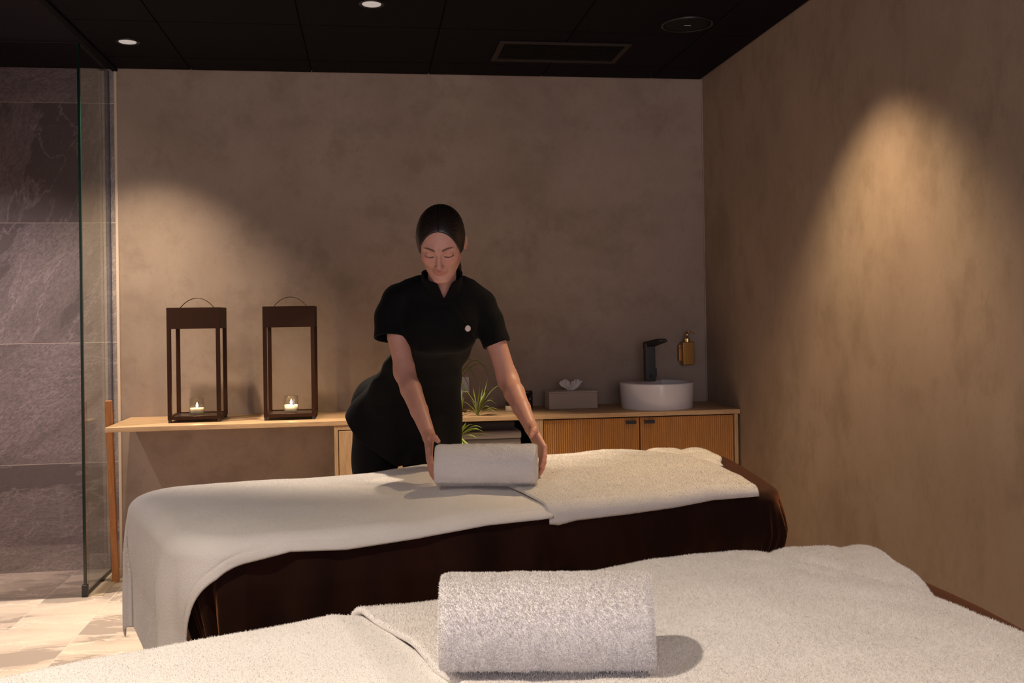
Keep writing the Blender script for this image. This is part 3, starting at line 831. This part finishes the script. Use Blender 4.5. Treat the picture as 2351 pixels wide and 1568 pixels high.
# --- nearest table
def seam2(v): return interp([(-.1, .52), (0, .545), (.1, .565), (.2, .575), (.3, .575), (.4, .59), (.5, .61), (.74, .66), (.9, .68)], v)
o, A, N = sheet(bed2, lambda v: -.45 + 0 * v, lambda v: seam2(v) + .012, lambda S: -.14 + 0 * S, lambda S: WB + .12 + 0 * S,
      200, 240, .005, .006, 'towel', 'white towel over the left half of the nearest table', 12, .0016, 6, rc=.10, r=.045, fold=.008)
pile(o, A, N, 170000, .0030, .00045)
def end2(v): return interp([(-.1, 1.28), (-.03, 1.32), (.03, 1.40), (.10, 1.45), (.22, 1.465), (.35, 1.46), (.5, 1.44), (.74, 1.41), (.8, 1.40)], v)
o, A, N = sheet(bed2, seam2, end2, lambda S: -.13 + 0 * S, lambda S: WB + .12 + 0 * S,
      300, 240, .0118, .012, 'towel', 'white towel over the right half of the nearest table', 15, .0034, 7, rc=.10, r=.045, fold=.0)
pile(o, A, N, 330000, .0034, .0005)
o, A, N = lump(bed2, 1.18, 1.700, -.035, .33, 'white towel bunched at the far right corner of the nearest table', 8, .046, sk=.22)
pile(o, A, N, 60000, .0034, .0005)

# --- rolled towels
def rolled(cx, cy, zb, ang, length, rad_, label, seed, tuft, squash=.93, cnt=110000):
    turns = 4.6; n = 300; m = 70; th = rad_ * .92 / turns
    a = np.linspace(0, turns * 2 * PI, n); r = rad_ - th * a / (2 * PI) * (.97)
    a0 = -PI * .5 - .9
    s = np.linspace(-.5, .5, m)
    ca, sa = math.cos(ang), math.sin(ang)
    def surf(rr, aa, ss, lens):
        # local: x along the roll, y across, z up
        x = ss * lens; rn = rr * (1 + .018 * vnoise(aa * 1.1, ss * 9, seed) + .012 * vnoise(aa * 3.1 + 7, ss * 22, seed + 1))
        edge = np.clip((.5 - np.abs(ss)) / .04, 0, 1); rn = rn * (1 - .05 * (1 - edge) ** 2)
        y = rn * np.cos(aa); z = rn * np.sin(aa) * squash
        z = np.maximum(z, -rad_ * squash * .93)
        return np.stack([cx + x * ca - y * sa, cy + x * sa + y * ca, zb + rad_ * squash * .93 + z], -1)
    AA, SS = np.meshgrid(a0 - a, s, indexing='ij'); RR = r[:, None] * np.ones((1, m))
    ln = length * (1 - .018 * np.clip(AA * 0 + (a[:, None] / (turns * 2 * PI)), 0, 1) + .014 * vnoise(a[:, None] * .9 * np.ones((1, m)), SS * 0, seed + 3))
    P = surf(RR, AA, SS, ln)
    thk = th * .80
    Q = surf(RR - thk, AA, SS, ln)
    nu, nv = P.shape[:2]; N0 = nu * nv; G = grid_faces(nu, nv)
    ring = [i * nv for i in range(nu)] + [(nu - 1) * nv + j for j in range(1, nv)] + [i * nv + nv - 1 for i in range(nu - 2, -1, -1)] + [j for j in range(nv - 2, 0, -1)]
    side = np.array([(ring[k], ring[(k + 1) % len(ring)], ring[(k + 1) % len(ring)] + N0, ring[k] + N0) for k in range(len(ring))])
    o = fast_mesh('rolled_towel', np.concatenate([P.reshape(-1, 3), Q.reshape(-1, 3)]), np.concatenate([G, (G + N0)[:, ::-1], side[:, ::-1]]), 'terry')
    tag(o, label, 'towel', 'rolled white towels on the tables')
    k = 68; Pn = P[:k]; C = np.array([cx, cy, zb + rad_ * .9]); N = norms(Pn)
    ax = np.array([ca, sa, 0]); rel = Pn - C; rel -= (rel @ ax)[..., None] * ax
    sg = np.sign((N * rel).sum(-1, keepdims=True)); N = N * sg
    pile(o, Pn, N, cnt, tuft, .00055, jitter=.55)
    # tufts around the two ends
    for e in (0, -1):
        E0 = P[:200:1, e]; E1 = Q[:200:1, e]; G2 = np.stack([E0, E0 * .5 + E1 * .5, E1], 1)
        NN = np.ones_like(G2) * (ax * (1 if e == -1 else -1))
        pile(o, G2, NN, 9000, tuft * .9, .0005, jitter=.7)
    return o
rolled(.324, 2.848, float(bed1.top(.83, .47)) + .0118 - .001, rad(-13), .286, .0695, 'rolled white towel held between the therapist\'s hands', 1, .0030, .95, cnt=60000)
rolled(.240, 1.398, float(bed2.top(.72, .40)) + .0125, rad(-10.0), .290, .0790, 'rolled white towel on the nearest table', 2, .0036, .93, cnt=170000)
# ------------------------------------------------------------------ the therapist (smooth implicit surfaces meshed by surface nets)
f32 = np.float32
def cap(P, a, b, ra, rb):
    a = np.asarray(a, f32); b = np.asarray(b, f32); ab = b - a
    t = np.clip(((P - a) @ ab) / (ab @ ab), 0, 1)
    return np.linalg.norm(P - a - t[:, None] * ab, axis=1) - (ra + (rb - ra) * t)
def ell(P, c, r, ax=None):
    q = P - np.asarray(c, f32)
    if ax is not None: q = q @ np.asarray(ax, f32).T
    r = np.asarray(r, f32); k0 = np.linalg.norm(q / r, axis=1); k1 = np.linalg.norm(q / (r * r), axis=1) + 1e-9
    return k0 * (k0 - 1) / k1
def smin(a, b, k):
    h = np.clip(.5 + .5 * (b - a) / k, 0, 1)
    return b + (a - b) * h - k * h * (1 - h)
def smax(a, b, k): return -smin(-a, -b, k)
def chain(P, pts, rs, k=.01):
    d = None
    for i in range(len(pts) - 1):
        c = cap(P, pts[i], pts[i + 1], rs[i], rs[i + 1]); d = c if d is None else smin(d, c, k)
    return d
def n3(P, s, seed=0):
    return (vnoise(P[:, 0] * s + P[:, 2] * s * .37, P[:, 1] * s + P[:, 2] * s * .71, seed) + vnoise(P[:, 2] * s, P[:, 0] * s * .8 - P[:, 1] * s * .6, seed + 9)) * .5

def surface_nets(sdf, lo, hi, h, B=8):
    lo = np.asarray(lo, float); hi = np.asarray(hi, float)
    nb = np.ceil((hi - lo) / (h * B)).astype(int)
    g = np.stack(np.meshgrid(*[np.arange(n) for n in nb], indexing='ij'), -1).reshape(-1, 3)
    ctr = lo + (g + .5) * B * h
    act = np.zeros(len(g), bool)
    for s in range(0, len(g), 200000):
        act[s:s + 200000] = np.abs(sdf(ctr[s:s + 200000].astype(f32))) < B * h * .87 * 1.35 + h
    g = g[act]
    # corner samples for each active block
    k = np.arange(B + 1); K = np.stack(np.meshgrid(k, k, k, indexing='ij'), -1).reshape(-1, 3)
    m = B + 1; C = np.arange(B); out_id = []; out_v = []; xe = {0: [], 1: [], 2: []}
    NX, NY, NZ = (nb * B + 2)
    def gid(ijk): return (ijk[..., 0].astype(np.int64) * NY + ijk[..., 1]) * NZ + ijk[..., 2]
    cl = np.stack(np.meshgrid(C, C, C, indexing='ij'), -1).reshape(-1, 3)
    off = np.array([(a, b, c) for a in (0, 1) for b in (0, 1) for c in (0, 1)])
    edges = [(a, b) for a in range(8) for b in range(a + 1, 8) if np.abs(off[a] - off[b]).sum() == 1]
    for s in range(0, len(g), 600):
        gb = g[s:s + 600]; ijk = gb[:, None, :] * B + K[None]
        P = (lo + ijk * h).reshape(-1, 3).astype(f32)
        D = sdf(P).reshape(len(gb), m, m, m)
        corners = np.stack([D[:, a:a + B, b:b + B, c:c + B] for a, b, c in off], -1).reshape(len(gb), -1, 8)
        neg = corners < 0; cnt = neg.sum(-1); hit = (cnt > 0) & (cnt < 8)
        bi, ci = np.nonzero(hit)
        if len(bi) == 0: continue
        cc = corners[bi, ci]; ng = neg[bi, ci]
        acc = np.zeros((len(bi), 3)); num = np.zeros(len(bi))
        for a, b in edges:
            x = ng[:, a] != ng[:, b]
            t = cc[:, a] / (cc[:, a] - cc[:, b] + 1e-20)
            p = off[a] + (off[b] - off[a]) * t[:, None]
            acc[x] += p[x]; num[x] += 1
        base = gb[bi] * B + cl[ci]
        out_v.append(lo + (base + acc / num[:, None]) * h); out_id.append(gid(base))
        for ax, e in ((0, 4), (1, 2), (2, 1)):       # edge from corner 0 along axis
            x = ng[:, 0] != ng[:, e]
            xe[ax].append(np.concatenate([base[x], ng[x, 0:1]], 1))
    ids = np.concatenate(out_id); V = np.concatenate(out_v)
    o = np.argsort(ids); ids = ids[o]; V = V[o]
    F = []
    for ax, (d1, d2) in {0: ((0, 1, 0), (0, 0, 1)), 1: ((0, 0, 1), (1, 0, 0)), 2: ((1, 0, 0), (0, 1, 0))}.items():
        e = np.concatenate(xe[ax]); b = e[:, :3].astype(np.int64); inside = e[:, 3] > 0
        q = []
        ok = np.ones(len(b), bool)
        for dd in ((0, 0), (1, 0), (1, 1), (0, 1)):
            c = b - np.array(d1) * dd[0] - np.array(d2) * dd[1]; gi = gid(c)
            pos = np.searchsorted(ids, gi); pos = np.minimum(pos, len(ids) - 1); ok &= ids[pos] == gi; q.append(pos)
        q = np.stack(q, 1); q[inside] = q[inside][:, ::-1]; F.append(q[ok])
    return V, np.concatenate(F)[:, ::-1]

def relax(V, F, it=2, lam=.5):
    n = len(V); e = np.concatenate([F[:, [0, 1]], F[:, [1, 2]], F[:, [2, 3]], F[:, [3, 0]]]); e = np.concatenate([e, e[:, ::-1]])
    deg = np.bincount(e[:, 0], minlength=n)[:, None]
    for _ in range(it):
        S = np.stack([np.bincount(e[:, 0], weights=V[e[:, 1], k], minlength=n) for k in range(3)], 1)
        V = V * (1 - lam) + S / np.maximum(deg, 1) * lam
    return V

SK = .95                                     # the figure is laid out at one size, then scaled to hers
def toW(V): V = np.asarray(V, float); return V * SK + np.array((0, 0, 1.225 * (1 - SK)))

# head frame (x to the picture's right, y out of the face, z up the head)
yw = .17; pt = rad(33)
fh = np.array((-math.sin(yw), -math.cos(yw), 0)); HX = np.array((math.cos(yw), -math.sin(yw), 0))
HY = fh * math.cos(pt) + np.array((0, 0, -math.sin(pt))); HZ = np.array((0, 0, math.cos(pt))) + fh * math.sin(pt)
HO = np.array((.2335, 3.272, 1.472)); HR = np.stack([HX, HY, HZ]).astype(f32)
def h2w(p): return HO + p[0] * HX + p[1] * HY + p[2] * HZ

def head_sdf(P):
    L = (P - HO.astype(f32)) @ HR.T; A = L.copy(); A[:, 0] = np.abs(A[:, 0])
    d = ell(A, (0, -.014, .034), (.0715, .090, .080))
    d = smin(d, ell(A, (0, .030, .004), (.0625, .056, .072)), .03)          # forehead and face mass
    d = smin(d, ell(A, (0, .036, -.046), (.0500, .046, .058)), .022)
    d = smin(d, cap(A, (.050, .004, -.052), (.014, .066, -.096), .0150, .0140), .026)   # jaw line
    d = smin(d, ell(A, (0, .074, -.097), (.017, .014, .0125)), .016)          # chin
    d = smin(d, ell(A, (.036, .056, -.026), (.021, .022, .019)), .022)        # cheek
    d = smin(d, cap(A, (.012, .083, .0195), (.044, .066, .020), .0085, .007), .018)   # brow
    d = smax(d, -ell(A, (.0305, .0955, .0015), (.0155, .0130, .0095)), .011)   # eye socket
    d = smin(d, ell(A, (.0310, .0745, .000), (.0140, .0125, .0112)), .0035)      # closed lid
    nose = cap(A, (0, .0835, .010), (0, .1085, -.0300), .0062, .0088)
    nose = smin(nose, ell(A, (0, .1095, -.0325), (.0088, .0085, .0078)), .006)
    nose = smin(nose, ell(A, (.0105, .0985, -.0355), (.0062, .0085, .0060)), .005)
    d = smin(d, nose, .0085)
    d = smax(d, -ell(A, (.0055, .1060, -.0425), (.0028, .0045, .0030)), .0015)   # nostril
    d = smin(d, ell(A, (0, .0815, -.060), (.021, .011, .014)), .012)            # mouth mound
    d = smin(d, cap(A, (.0045, .0950, -.0565), (.0190, .0850, -.0605), .0030, .0016), .004)
    d = smin(d, cap(A, (0, .0940, -.0660), (.0155, .0860, -.0635), .0038, .0020), .004)
    d = smax(d, -cap(A, (0, .1000, -.0620), (.0225, .0870, -.0606), .0007, .0006), .0022)
    ear = ell(A, (.0760, -.012, -.006), (.0080, .0165, .0290), np.array([(.93, .36, 0), (-.36, .93, 0), (0, 0, 1)]))
    ear = smax(ear, -ell(A, (.0835, -.006, -.002), (.0050, .0090, .0170)), .004)
    d = smin(d, ear, .006)
    return d

SHL, ELL_, WRL = (.092, 3.455, 1.283), (.113, 3.395, 1.045), (.181, 3.205, .852)
SHR, ELR, WRR = (.388, 3.452, 1.266), (.4640, 3.385, 1.010), (.5060, 3.185, .872)
def unit(v): v = np.asarray(v, float); return v / np.linalg.norm(v)
def hand_prims(W, K, df, u, n, curl, thumb):
    """W wrist, K knuckle row centre, df finger direction, u toward the thumb, n out of the palm"""
    W, K, df, n = map(lambda a: np.asarray(a, float), (W, K, df, n)); n = unit(n); df = unit(df)
    d = unit(K - W); u = unit(np.asarray(u, float) - d * np.dot(u, d)); pr = []
    def bend(v, a): return unit(v * math.cos(a) + n * math.sin(a))
    for i, (o, L, r, dk, sp) in enumerate(((.0275, .068, .0083, .000, .10), (.0090, .076, .0085, .004, .02), (-.0095, .070, .0080, .000, -.05), (-.0265, .056, .0070, -.009, -.14))):
        M0 = K + u * o + d * dk
        pr.append((W + u * o * .45 + d * .012, M0, .0125, .0098, 'p'))
        p = M0; v = unit(df + u * sp); a = curl[i]
        q = p + v * L * .46; pr.append((p, q, r * 1.04, r * .97, 'f'))
        v2 = unit(v * math.cos(a) + n * math.sin(a)); q2 = q + v2 * L * .30; pr.append((q, q2, r * .99, r * .88, 'f'))
        v3 = unit(v * math.cos(a * 1.8) + n * math.sin(a * 1.8)); q3 = q2 + v3 * L * .24; pr.append((q2, q3, r * .88, r * .74, 'f'))
    b = W + d * .016 + u * .014
    t1 = b + (d * thumb[0][0] + u * thumb[0][1] + n * thumb[0][2]); t2 = t1 + (d * thumb[1][0] + u * thumb[1][1] + n * thumb[1][2]); t3 = t2 + (d * thumb[2][0] + u * thumb[2][1] + n * thumb[2][2])
    pr += [(b, t1, .0145, .0120, 't'), (t1, t2, .0108, .0094, 't'), (t2, t3, .0094, .0074, 't')]
    return pr
# palms face each other across the roll
KL = (.1775, 3.128, .797); KRh = (.5330, 3.112, .797)
HLp = hand_prims(WRL, KL, (.02, -.50, -.86), (0, -.62, .78), (1, .12, 0), (.16, .20, .24, .30),
                 ((.030, .022, .006), (.024, .016, .010), (.022, .006, .010)))
HRp = hand_prims(WRR, KRh, (-.12, -.52, -.85), (0, -.62, .78), (-1, .20, 0), (.18, .22, .26, .32),
                 ((.028, .024, .010), (.022, .016, .014), (.020, .004, .014)))
def hand_sdf(P, pr):
    d = None
    for a, b, ra, rb, k in pr:
        c = cap(P, a, b, ra, rb); kk = {'p': .012, 'f': .0028, 't': .006}[k]
        d = c if d is None else smin(d, c, kk)
    return d
def arm_sdf(P, S, E, W, pr):
    S, E, W = map(np.array, (S, E, W)); m = E + (W - E) * .28 ; m2 = S + (E - S) * .5 - np.array((.009 if S[0] < .2 else -.002, 0, 0))
    d = chain(P, [S, m2, E - (E - S) * .10, E], [.034, .0345, .0335, .0330], .008)
    d = smin(d, chain(P, [E, m, E + (W - E) * .62, W], [.0330, .0345, .0285, .0215], .008), .02)
    return smin(d, hand_sdf(P, pr), .012)
def inbox(P, lo, hi): return ((P > np.array(lo, f32)) & (P < np.array(hi, f32))).all(1)
def group(P, d, lo, hi, fn, k):
    m = inbox(P, lo, hi)
    if m.any():
        e = fn(P[m]); d[m] = smin(d[m], e, k)
    return d
TB = [  # z, cx, cy, rx, ry of the tunic at each height
    (.60, .112, 3.745, .214, .150), (.70, .113, 3.745, .214, .150), (.775, .114, 3.745, .2145, .150), (.82, .116, 3.745, .214, .150), (.87, .124, 3.735, .2065, .142), (.92, .137, 3.715, .1945, .132),
    (.985, .156, 3.665, .1715, .118), (1.045, .181, 3.605, .1530, .105), (1.10, .210, 3.545, .1460, .100), (1.155, .231, 3.500, .1440, .104), (1.21, .240, 3.470, .1500, .108), (1.25, .243, 3.462, .1480, .102), (1.30, .243, 3.452, .120, .082), (1.35, .243, 3.440, .085, .060)]
TBa = np.array(TB)
def sect(P, grow=0.):
    z = P[:, 2]; f = [np.interp(z, TBa[:, 0], TBa[:, k]) for k in (1, 2, 3, 4)]
    rx, ry = f[2] + grow, f[3] + grow; x = (P[:, 0] - f[0]) / rx; y = (P[:, 1] - f[1]) / ry
    r = (np.abs(x) ** 2.3 + np.abs(y) ** 2.3) ** (1 / 2.3)
    d = (r - 1) * np.minimum(rx, ry)
    d = np.maximum(d, z - 1.335 - grow)
    return np.maximum(d, .60 - z)
def chest(P, g=0.):
    d = sect(P, g - .012)
    d = smin(d, chain(P, [(.178, 3.440, 1.322), (.104, 3.455, 1.290)], [.040 + g, .044 + g]), .05)
    d = smin(d, chain(P, [(.308, 3.440, 1.322), (.384, 3.452, 1.272)], [.040 + g, .044 + g]), .05)
    d = smin(d, ell(P, (.190, 3.405, 1.180), (.052 + g, .038 + g, .055 + g)), .07)
    d = smin(d, ell(P, (.290, 3.400, 1.175), (.052 + g, .038 + g, .055 + g)), .07)
    return d
NK0, NK1 = h2w((0, -.022, -.055)), np.array((.2435, 3.425, 1.300))
def body_sdf(P):
    d = np.maximum(chest(P, -.012) + .012 * np.clip((1.27 - P[:, 2]) / .06, 0, 1), 1.08 - P[:, 2])
    d = group(P, d, (.10, 3.0, 1.24), (.38, 3.6, 1.70), lambda Q: smin(head_sdf(Q), cap(Q, NK0, NK1, .0455, .0500), .020), .03)
    d = group(P, d, (-.05, 2.9, .62), (.29, 3.6, 1.36), lambda Q: arm_sdf(Q, SHL, ELL_, WRL, HLp), .012)
    d = group(P, d, (.30, 2.9, .62), (.66, 3.6, 1.36), lambda Q: arm_sdf(Q, SHR, ELR, WRR, HRp), .012)
    return d
def nrmz(v): return v / (np.linalg.norm(v, axis=-1, keepdims=True) + 1e-9)
SLL, SLR = np.array((.073, 3.430, 1.160)), np.array((.4320, 3.42, 1.130))
SLEEVES = []
for C, B in ((SLL, ((.098, 3.455, 1.278), (.078, 3.452, 1.232))), (SLR, ((.382, 3.452, 1.262), (.405, 3.44, 1.215)))):
    SLEEVES.append((C, B, unit(C - np.array(B[1])), (.056, .055, .058) if C is SLL else (.054, .050, .048)))
def sleeve(P, i, cut=True, g=0.):
    C, B, A, R = SLEEVES[i]
    d = chain(P, [B[0], B[1], tuple(C + (C - np.array(B[1])) * .5)], [r + g for r in R], .02)
    if cut: d = np.maximum(d, (P - C.astype(f32)) @ A.astype(f32))
    return d
def tunic_outer(P, cut=False, g=0.):
    d = chest(P, .008 + g)
    for i in (0, 1): d = smin(d, sleeve(P, i, cut, g), .016)
    return d
def tunic_detail(P):
    x, y, z = P[:, 0], P[:, 1], P[:, 2]
    front = np.clip((3.50 - y) / .03, 0, 1)
    s = (x - .262) - (1.300 - z) * .66 + np.clip((1.18 - z) / .1, 0, 1) * .02      # wrap-over edge
    o = -.0035 * front * np.clip(-s / .003, 0, 1) * (z > 1.0)
    low = np.clip((1.04 - z) / .15, 0, 1)
    fold = .0065 * low * np.sin(np.arctan2(x - .12, -(y - 3.74)) * 7 + z * 9) + .0040 * n3(P, 14, 3)
    wst = np.exp(-((z - 1.07) / .07) ** 2); fold = fold + .0028 * wst * np.sin(z * 60 + x * 45 + n3(P, 7, 5) * 3.0)
    # flare toward the hem on the picture's left
    fl = np.clip((.96 - z) / .16, 0, 1) * np.clip((.06 - x) / .10, 0, 1)
    return o + fold - .012 * fl
def tunic_sdf(P):
    x, y, z = P[:, 0], P[:, 1], P[:, 2]
    dt = tunic_detail(P)
    o = tunic_outer(P, True) + dt; inner = tunic_outer(P, False) + dt + .0044 + .0045 * np.clip((1.20 - z) / .05, 0, 1)
    d = np.maximum(o, -inner)
    hem = .722 + .60 * np.clip(.085 - x, 0, 1) + .45 * np.clip(-.045 - x, 0, 1) + .40 * (y - 3.65)
    d = np.maximum(d, np.minimum(hem, .93) - z)
    ax = unit(NK0 - NK1); q = P - NK1.astype(f32); h = q @ ax.astype(f32); rr = np.linalg.norm(q - h[:, None] * ax.astype(f32), axis=1)
    hole = np.maximum(rr - .0600, -h - .03)
    vv = np.abs(x - .247) - np.clip((z - 1.290) * .50, -1, .045)
    V = np.maximum(np.maximum(vv, y - 3.44), 1.290 - z)
    d = np.maximum(d, -np.minimum(hole, V))
    top = .078 + .021 * np.clip((3.42 - y) / .05, 0, 1)
    rc = .0625 + .06 * np.clip(h - .03, 0, .06)
    col = np.maximum(np.abs(rr - rc) - .0028, np.maximum(h - top, -h - .03))
    notch = np.maximum(np.abs(x - .247) - np.clip((z - 1.290) * .47, .0, .05), y - 3.42)
    col = np.maximum(col, -notch)
    return smin(d, col, .005)
def trouser_sdf(P):
    L = chain(P, [(.030, 3.765, .90), (.010, 3.735, .70), (.004, 3.715, .42), (-.002, 3.79, .01)], [.105, .080, .062, .050], .03)
    R = chain(P, [(.215, 3.765, .90), (.220, 3.735, .70), (.222, 3.705, .42), (.224, 3.79, .01)], [.108, .100, .064, .050], .03)
    d = smin(L, R, .02); d = smin(d, ell(P, (.125, 3.76, .93), (.165, .120, .11)), .04)
    d = d + .004 * n3(P, 16, 4)
    return np.maximum(d, -.02 - P[:, 2])

def hair_sdf(P):
    L = (P - HO.astype(f32)) @ HR.T; A = L.copy(); A[:, 0] = np.abs(A[:, 0])
    d = smin(ell(A, (0, -.014, .034), (.0715, .090, .080)), ell(A, (0, .030, .004), (.0625, .056, .072)), .03) - .0056
    d = np.maximum(d, -.040 - L[:, 2] - .5 * np.clip(-.02 - L[:, 1], 0, 1))
    d = smin(d, ell(A, (0, -.060, -.010), (.058, .045, .050)), .03)
    d = smin(d, ell(A, (.060, -.002, .012), (.0165, .036, .046)), .014)      # side locks before the ear
    # grooves along the combed strands and the centre parting
    g = A[:, 0] * 260 + n3(L, 30, 2) * 1.2; s = L[:, 1] * 1.0 + A[:, 0] * .9
    face = ell(A, (0, .108, -.030), (.0760, .088, .1150)); face2 = ell(A, (.042, .082, -.050), (.0345, .066, .075))
    away = np.clip(np.minimum(face, face2) / .030 - .1, 0, 1)
    d = d + away * (.0003 * np.sin(s * 760 + n3(L, 25, 6) * 2.5) + .0005 * np.sin(s * 1300 + 1.3))
    d = d + .0026 * np.exp(-(A[:, 0] / .0022) ** 2) * (L[:, 2] > .04) * (L[:, 1] > -.05)
    d = smax(d, -face, .006); d = smax(d, -face2, .006)
    d = np.maximum(d, np.where(L[:, 1] > -.005, -.022 - L[:, 2], -1))
    earcut = ell(A, (.0830, -.008, -.014), (.015, .024, .030))
    d = smax(d, -earcut, .004)
    pn = [h2w((.004, -.100, -.020)), h2w((.030, -.100, -.060)), np.array((.300, 3.455, 1.400)), np.array((.312, 3.500, 1.350)), np.array((.308, 3.57, 1.26))]
    t = chain(P, pn, [.022, .018, .0140, .0140, .010], .01) + .0010 * np.sin(P[:, 0] * 900 + P[:, 2] * 120)
    return smin(d, t, .01)

def obj_sdf(name, sdf, lo, hi, h, mat, parent, it=2, colour=None, label=None):
    V, F = surface_nets(sdf, lo, hi, h)
    V = relax(V, F, it)
    W = toW(V)
    o = fast_mesh(name, W, F, mat, parent, label=label)
    if colour is not None:
        ca = o.data.color_attributes.new('Col', 'FLOAT_COLOR', 'POINT')
        ca.data.foreach_set('color', np.concatenate([colour(V), np.ones((len(V), 1))], 1).astype(f32).ravel())
    return o

def skin_colour(V):
    c = np.tile(np.array((.56, .29, .215)), (len(V), 1))
    L = (V - HO) @ HR.T.astype(float); ax = np.abs(L[:, 0]); hd = (np.linalg.norm(L, axis=1) < .16)
    def blend(m, col):
        m = (np.clip(m, 0, 1) * hd)[:, None]; c[:] = c * (1 - m) + np.array(col) * m
    s = lambda d, w: np.clip(.5 - d / w, 0, 1)
    fr = L[:, 1] > .04
    blend(s(np.hypot((ax - .040) / .020, (L[:, 2] + .026) / .016) - 1, .9) * .35 * fr, (.62, .235, .18))      # cheeks
    blend(np.exp(-((L[:, 1] - .112) / .014) ** 2 - ((L[:, 2] + .032) / .012) ** 2 - (ax / .012) ** 2) * .35, (.55, .19, .15))
    lip = s(np.hypot(ax / .0200, (L[:, 2] + .0615) / (.0074 - .12 * np.clip(ax - .006, 0, 1))) - 1, .25)
    blend(lip * fr * .7, (.46, .13, .115))
    bz = .0195 + .0045 * np.sin(np.clip((ax - .012) / .036, 0, 1) * PI * .75) ; bw = np.interp(ax, [.010, .016, .034, .048], [.0026, .0040, .0032, .0012])
    blend(s(np.abs(L[:, 2] - bz) - bw, .0022) * (ax > .011) * (ax < .049) * fr * .85, (.030, .014, .010))
    lz = -.0065 - .0030 * np.sin(np.clip((ax - .016) / .030, 0, 1) * PI)
    blend(s(np.abs(L[:, 2] - lz) - .0022, .0024) * (ax > .0165) * (ax < .047) * (L[:, 1] > .05), (.02, .010, .009))
    blend(s(np.abs(L[:, 2] - .0055) - .0006, .0035) * (ax > .018) * (ax < .045) * (L[:, 1] > .05) * .5, (.16, .06, .045))
    # redder knuckles and fingertips
    for T in (HLp, HRp):
        for a, b, ra, rb, k in T:
            if k in 'ft':
                q = np.linalg.norm(V - b, axis=1); m = (np.exp(-(q / .012) ** 2) * .28)[:, None]; c[:] = c * (1 - m) + np.array((.60, .22, .17)) * m
    return c
def m_skin():
    t = NT('skin'); a = t.n('Attribute', props={'attribute_name': 'Col'})
    nz = t.noise(t.co(), 60, 5, .6)
    col = t.mix(t.ramp(nz, [(.3, .14), (.7, 0.)]), a.outputs[0], (.40, .16, .11))
    return t.bsdf(col, .48, t.bump(t.noise(t.co(), 700, 3), .10, .001), Subsurface_Weight=.12, Subsurface_Scale=.01, Subsurface_Radius=(1, .35, .2), Specular_IOR_Level=.4)
M['skin'] = m_skin()
def m_hair():
    t = NT('dark_hair'); s = t.noise(t.co(scale=(4, 90, 90)), 8, 4, .6)
    return t.bsdf(t.ramp(s, [(.3, (.007, .0045, .004)), (.7, (.018, .011, .009))]), .36, t.bump(s, .25, .001), Specular_IOR_Level=.5)
M['hair'] = m_hair()
def m_black_cloth():
    t = NT('black_cloth'); g = t.noise(t.co(), 900, 2); b = t.noise(t.co(), 18, 4)
    return t.bsdf(t.ramp(b, [(.3, (.0018, .0016, .0021)), (.7, (.0034, .0030, .0035))]), .8, t.bump(g, .2, .001), Specular_IOR_Level=.15, Sheen_Weight=.02)
M['cloth'] = m_black_cloth()

person = thing('person', 'dark-haired woman in a black tunic bending over the table, holding a rolled towel', 'person', (.11, 3.56, 0))
obj_sdf('body', body_sdf, (-.03, 2.98, .66), (.64, 3.62, 1.64), .0020, 'skin', person, 2, skin_colour)
obj_sdf('hair', hair_sdf, (.10, 3.10, 1.22), (.38, 3.58, 1.66), .0018, 'hair', person, 1, label='dark hair parted in the middle and tied back')
obj_sdf('tunic', tunic_sdf, (-.14, 3.26, .64), (.52, 3.96, 1.47), .0024, 'cloth', person, 5, label='black short-sleeved wrap tunic')
obj_sdf('trousers', trouser_sdf, (-.12, 3.55, -.04), (.37, 3.95, 1.06), .0050, 'cloth', person, 2, label='black trousers')
for cx in (-.004, .222):
    def shoe(P, cx=cx):
        d = chain(P, [(cx, 3.82, -.020), (cx, 3.72, -.026), (cx, 3.64, -.034)], [.040, .040, .030], .03)
        d = smin(d, cap(P, (cx, 3.80, .0), (cx, 3.80, .035), .042, .046), .02)
        return np.maximum(d, -.0640 - P[:, 2])
    obj_sdf('shoe', shoe, (cx - .08, 3.55, -.09), (cx + .08, 3.90, .10), .0040, 'black', person, 2)
# round white button on the wrap edge
bp = np.array((.3235, 3.30, 1.189))
for _ in range(400):
    if tunic_sdf(bp[None].astype(f32))[0] < .0005: break
    bp[1] += .0005
bw = toW(bp)
g0 = np.array([(tunic_outer((bp + e)[None].astype(f32)) - tunic_outer((bp - e)[None].astype(f32)))[0] for e in np.eye(3) * .004]); g0 = Vector(unit(g0))
mb = MB().lathe([(.0098, -.002), (.0100, .0008), (.0092, .0030), (.0075, .0034), (.0062, .0026), (.001, .0026)], (0, 0, 0), 32)
Q = g0.to_track_quat('Z', 'Y').to_matrix()
mb.v = [tuple(Q @ Vector(v) + Vector(bw) + g0 * .002) for v in mb.v]
mb.build('button', simple('pearl_button', (.70, .62, .58), .3), person, smooth=True, label='round white button')
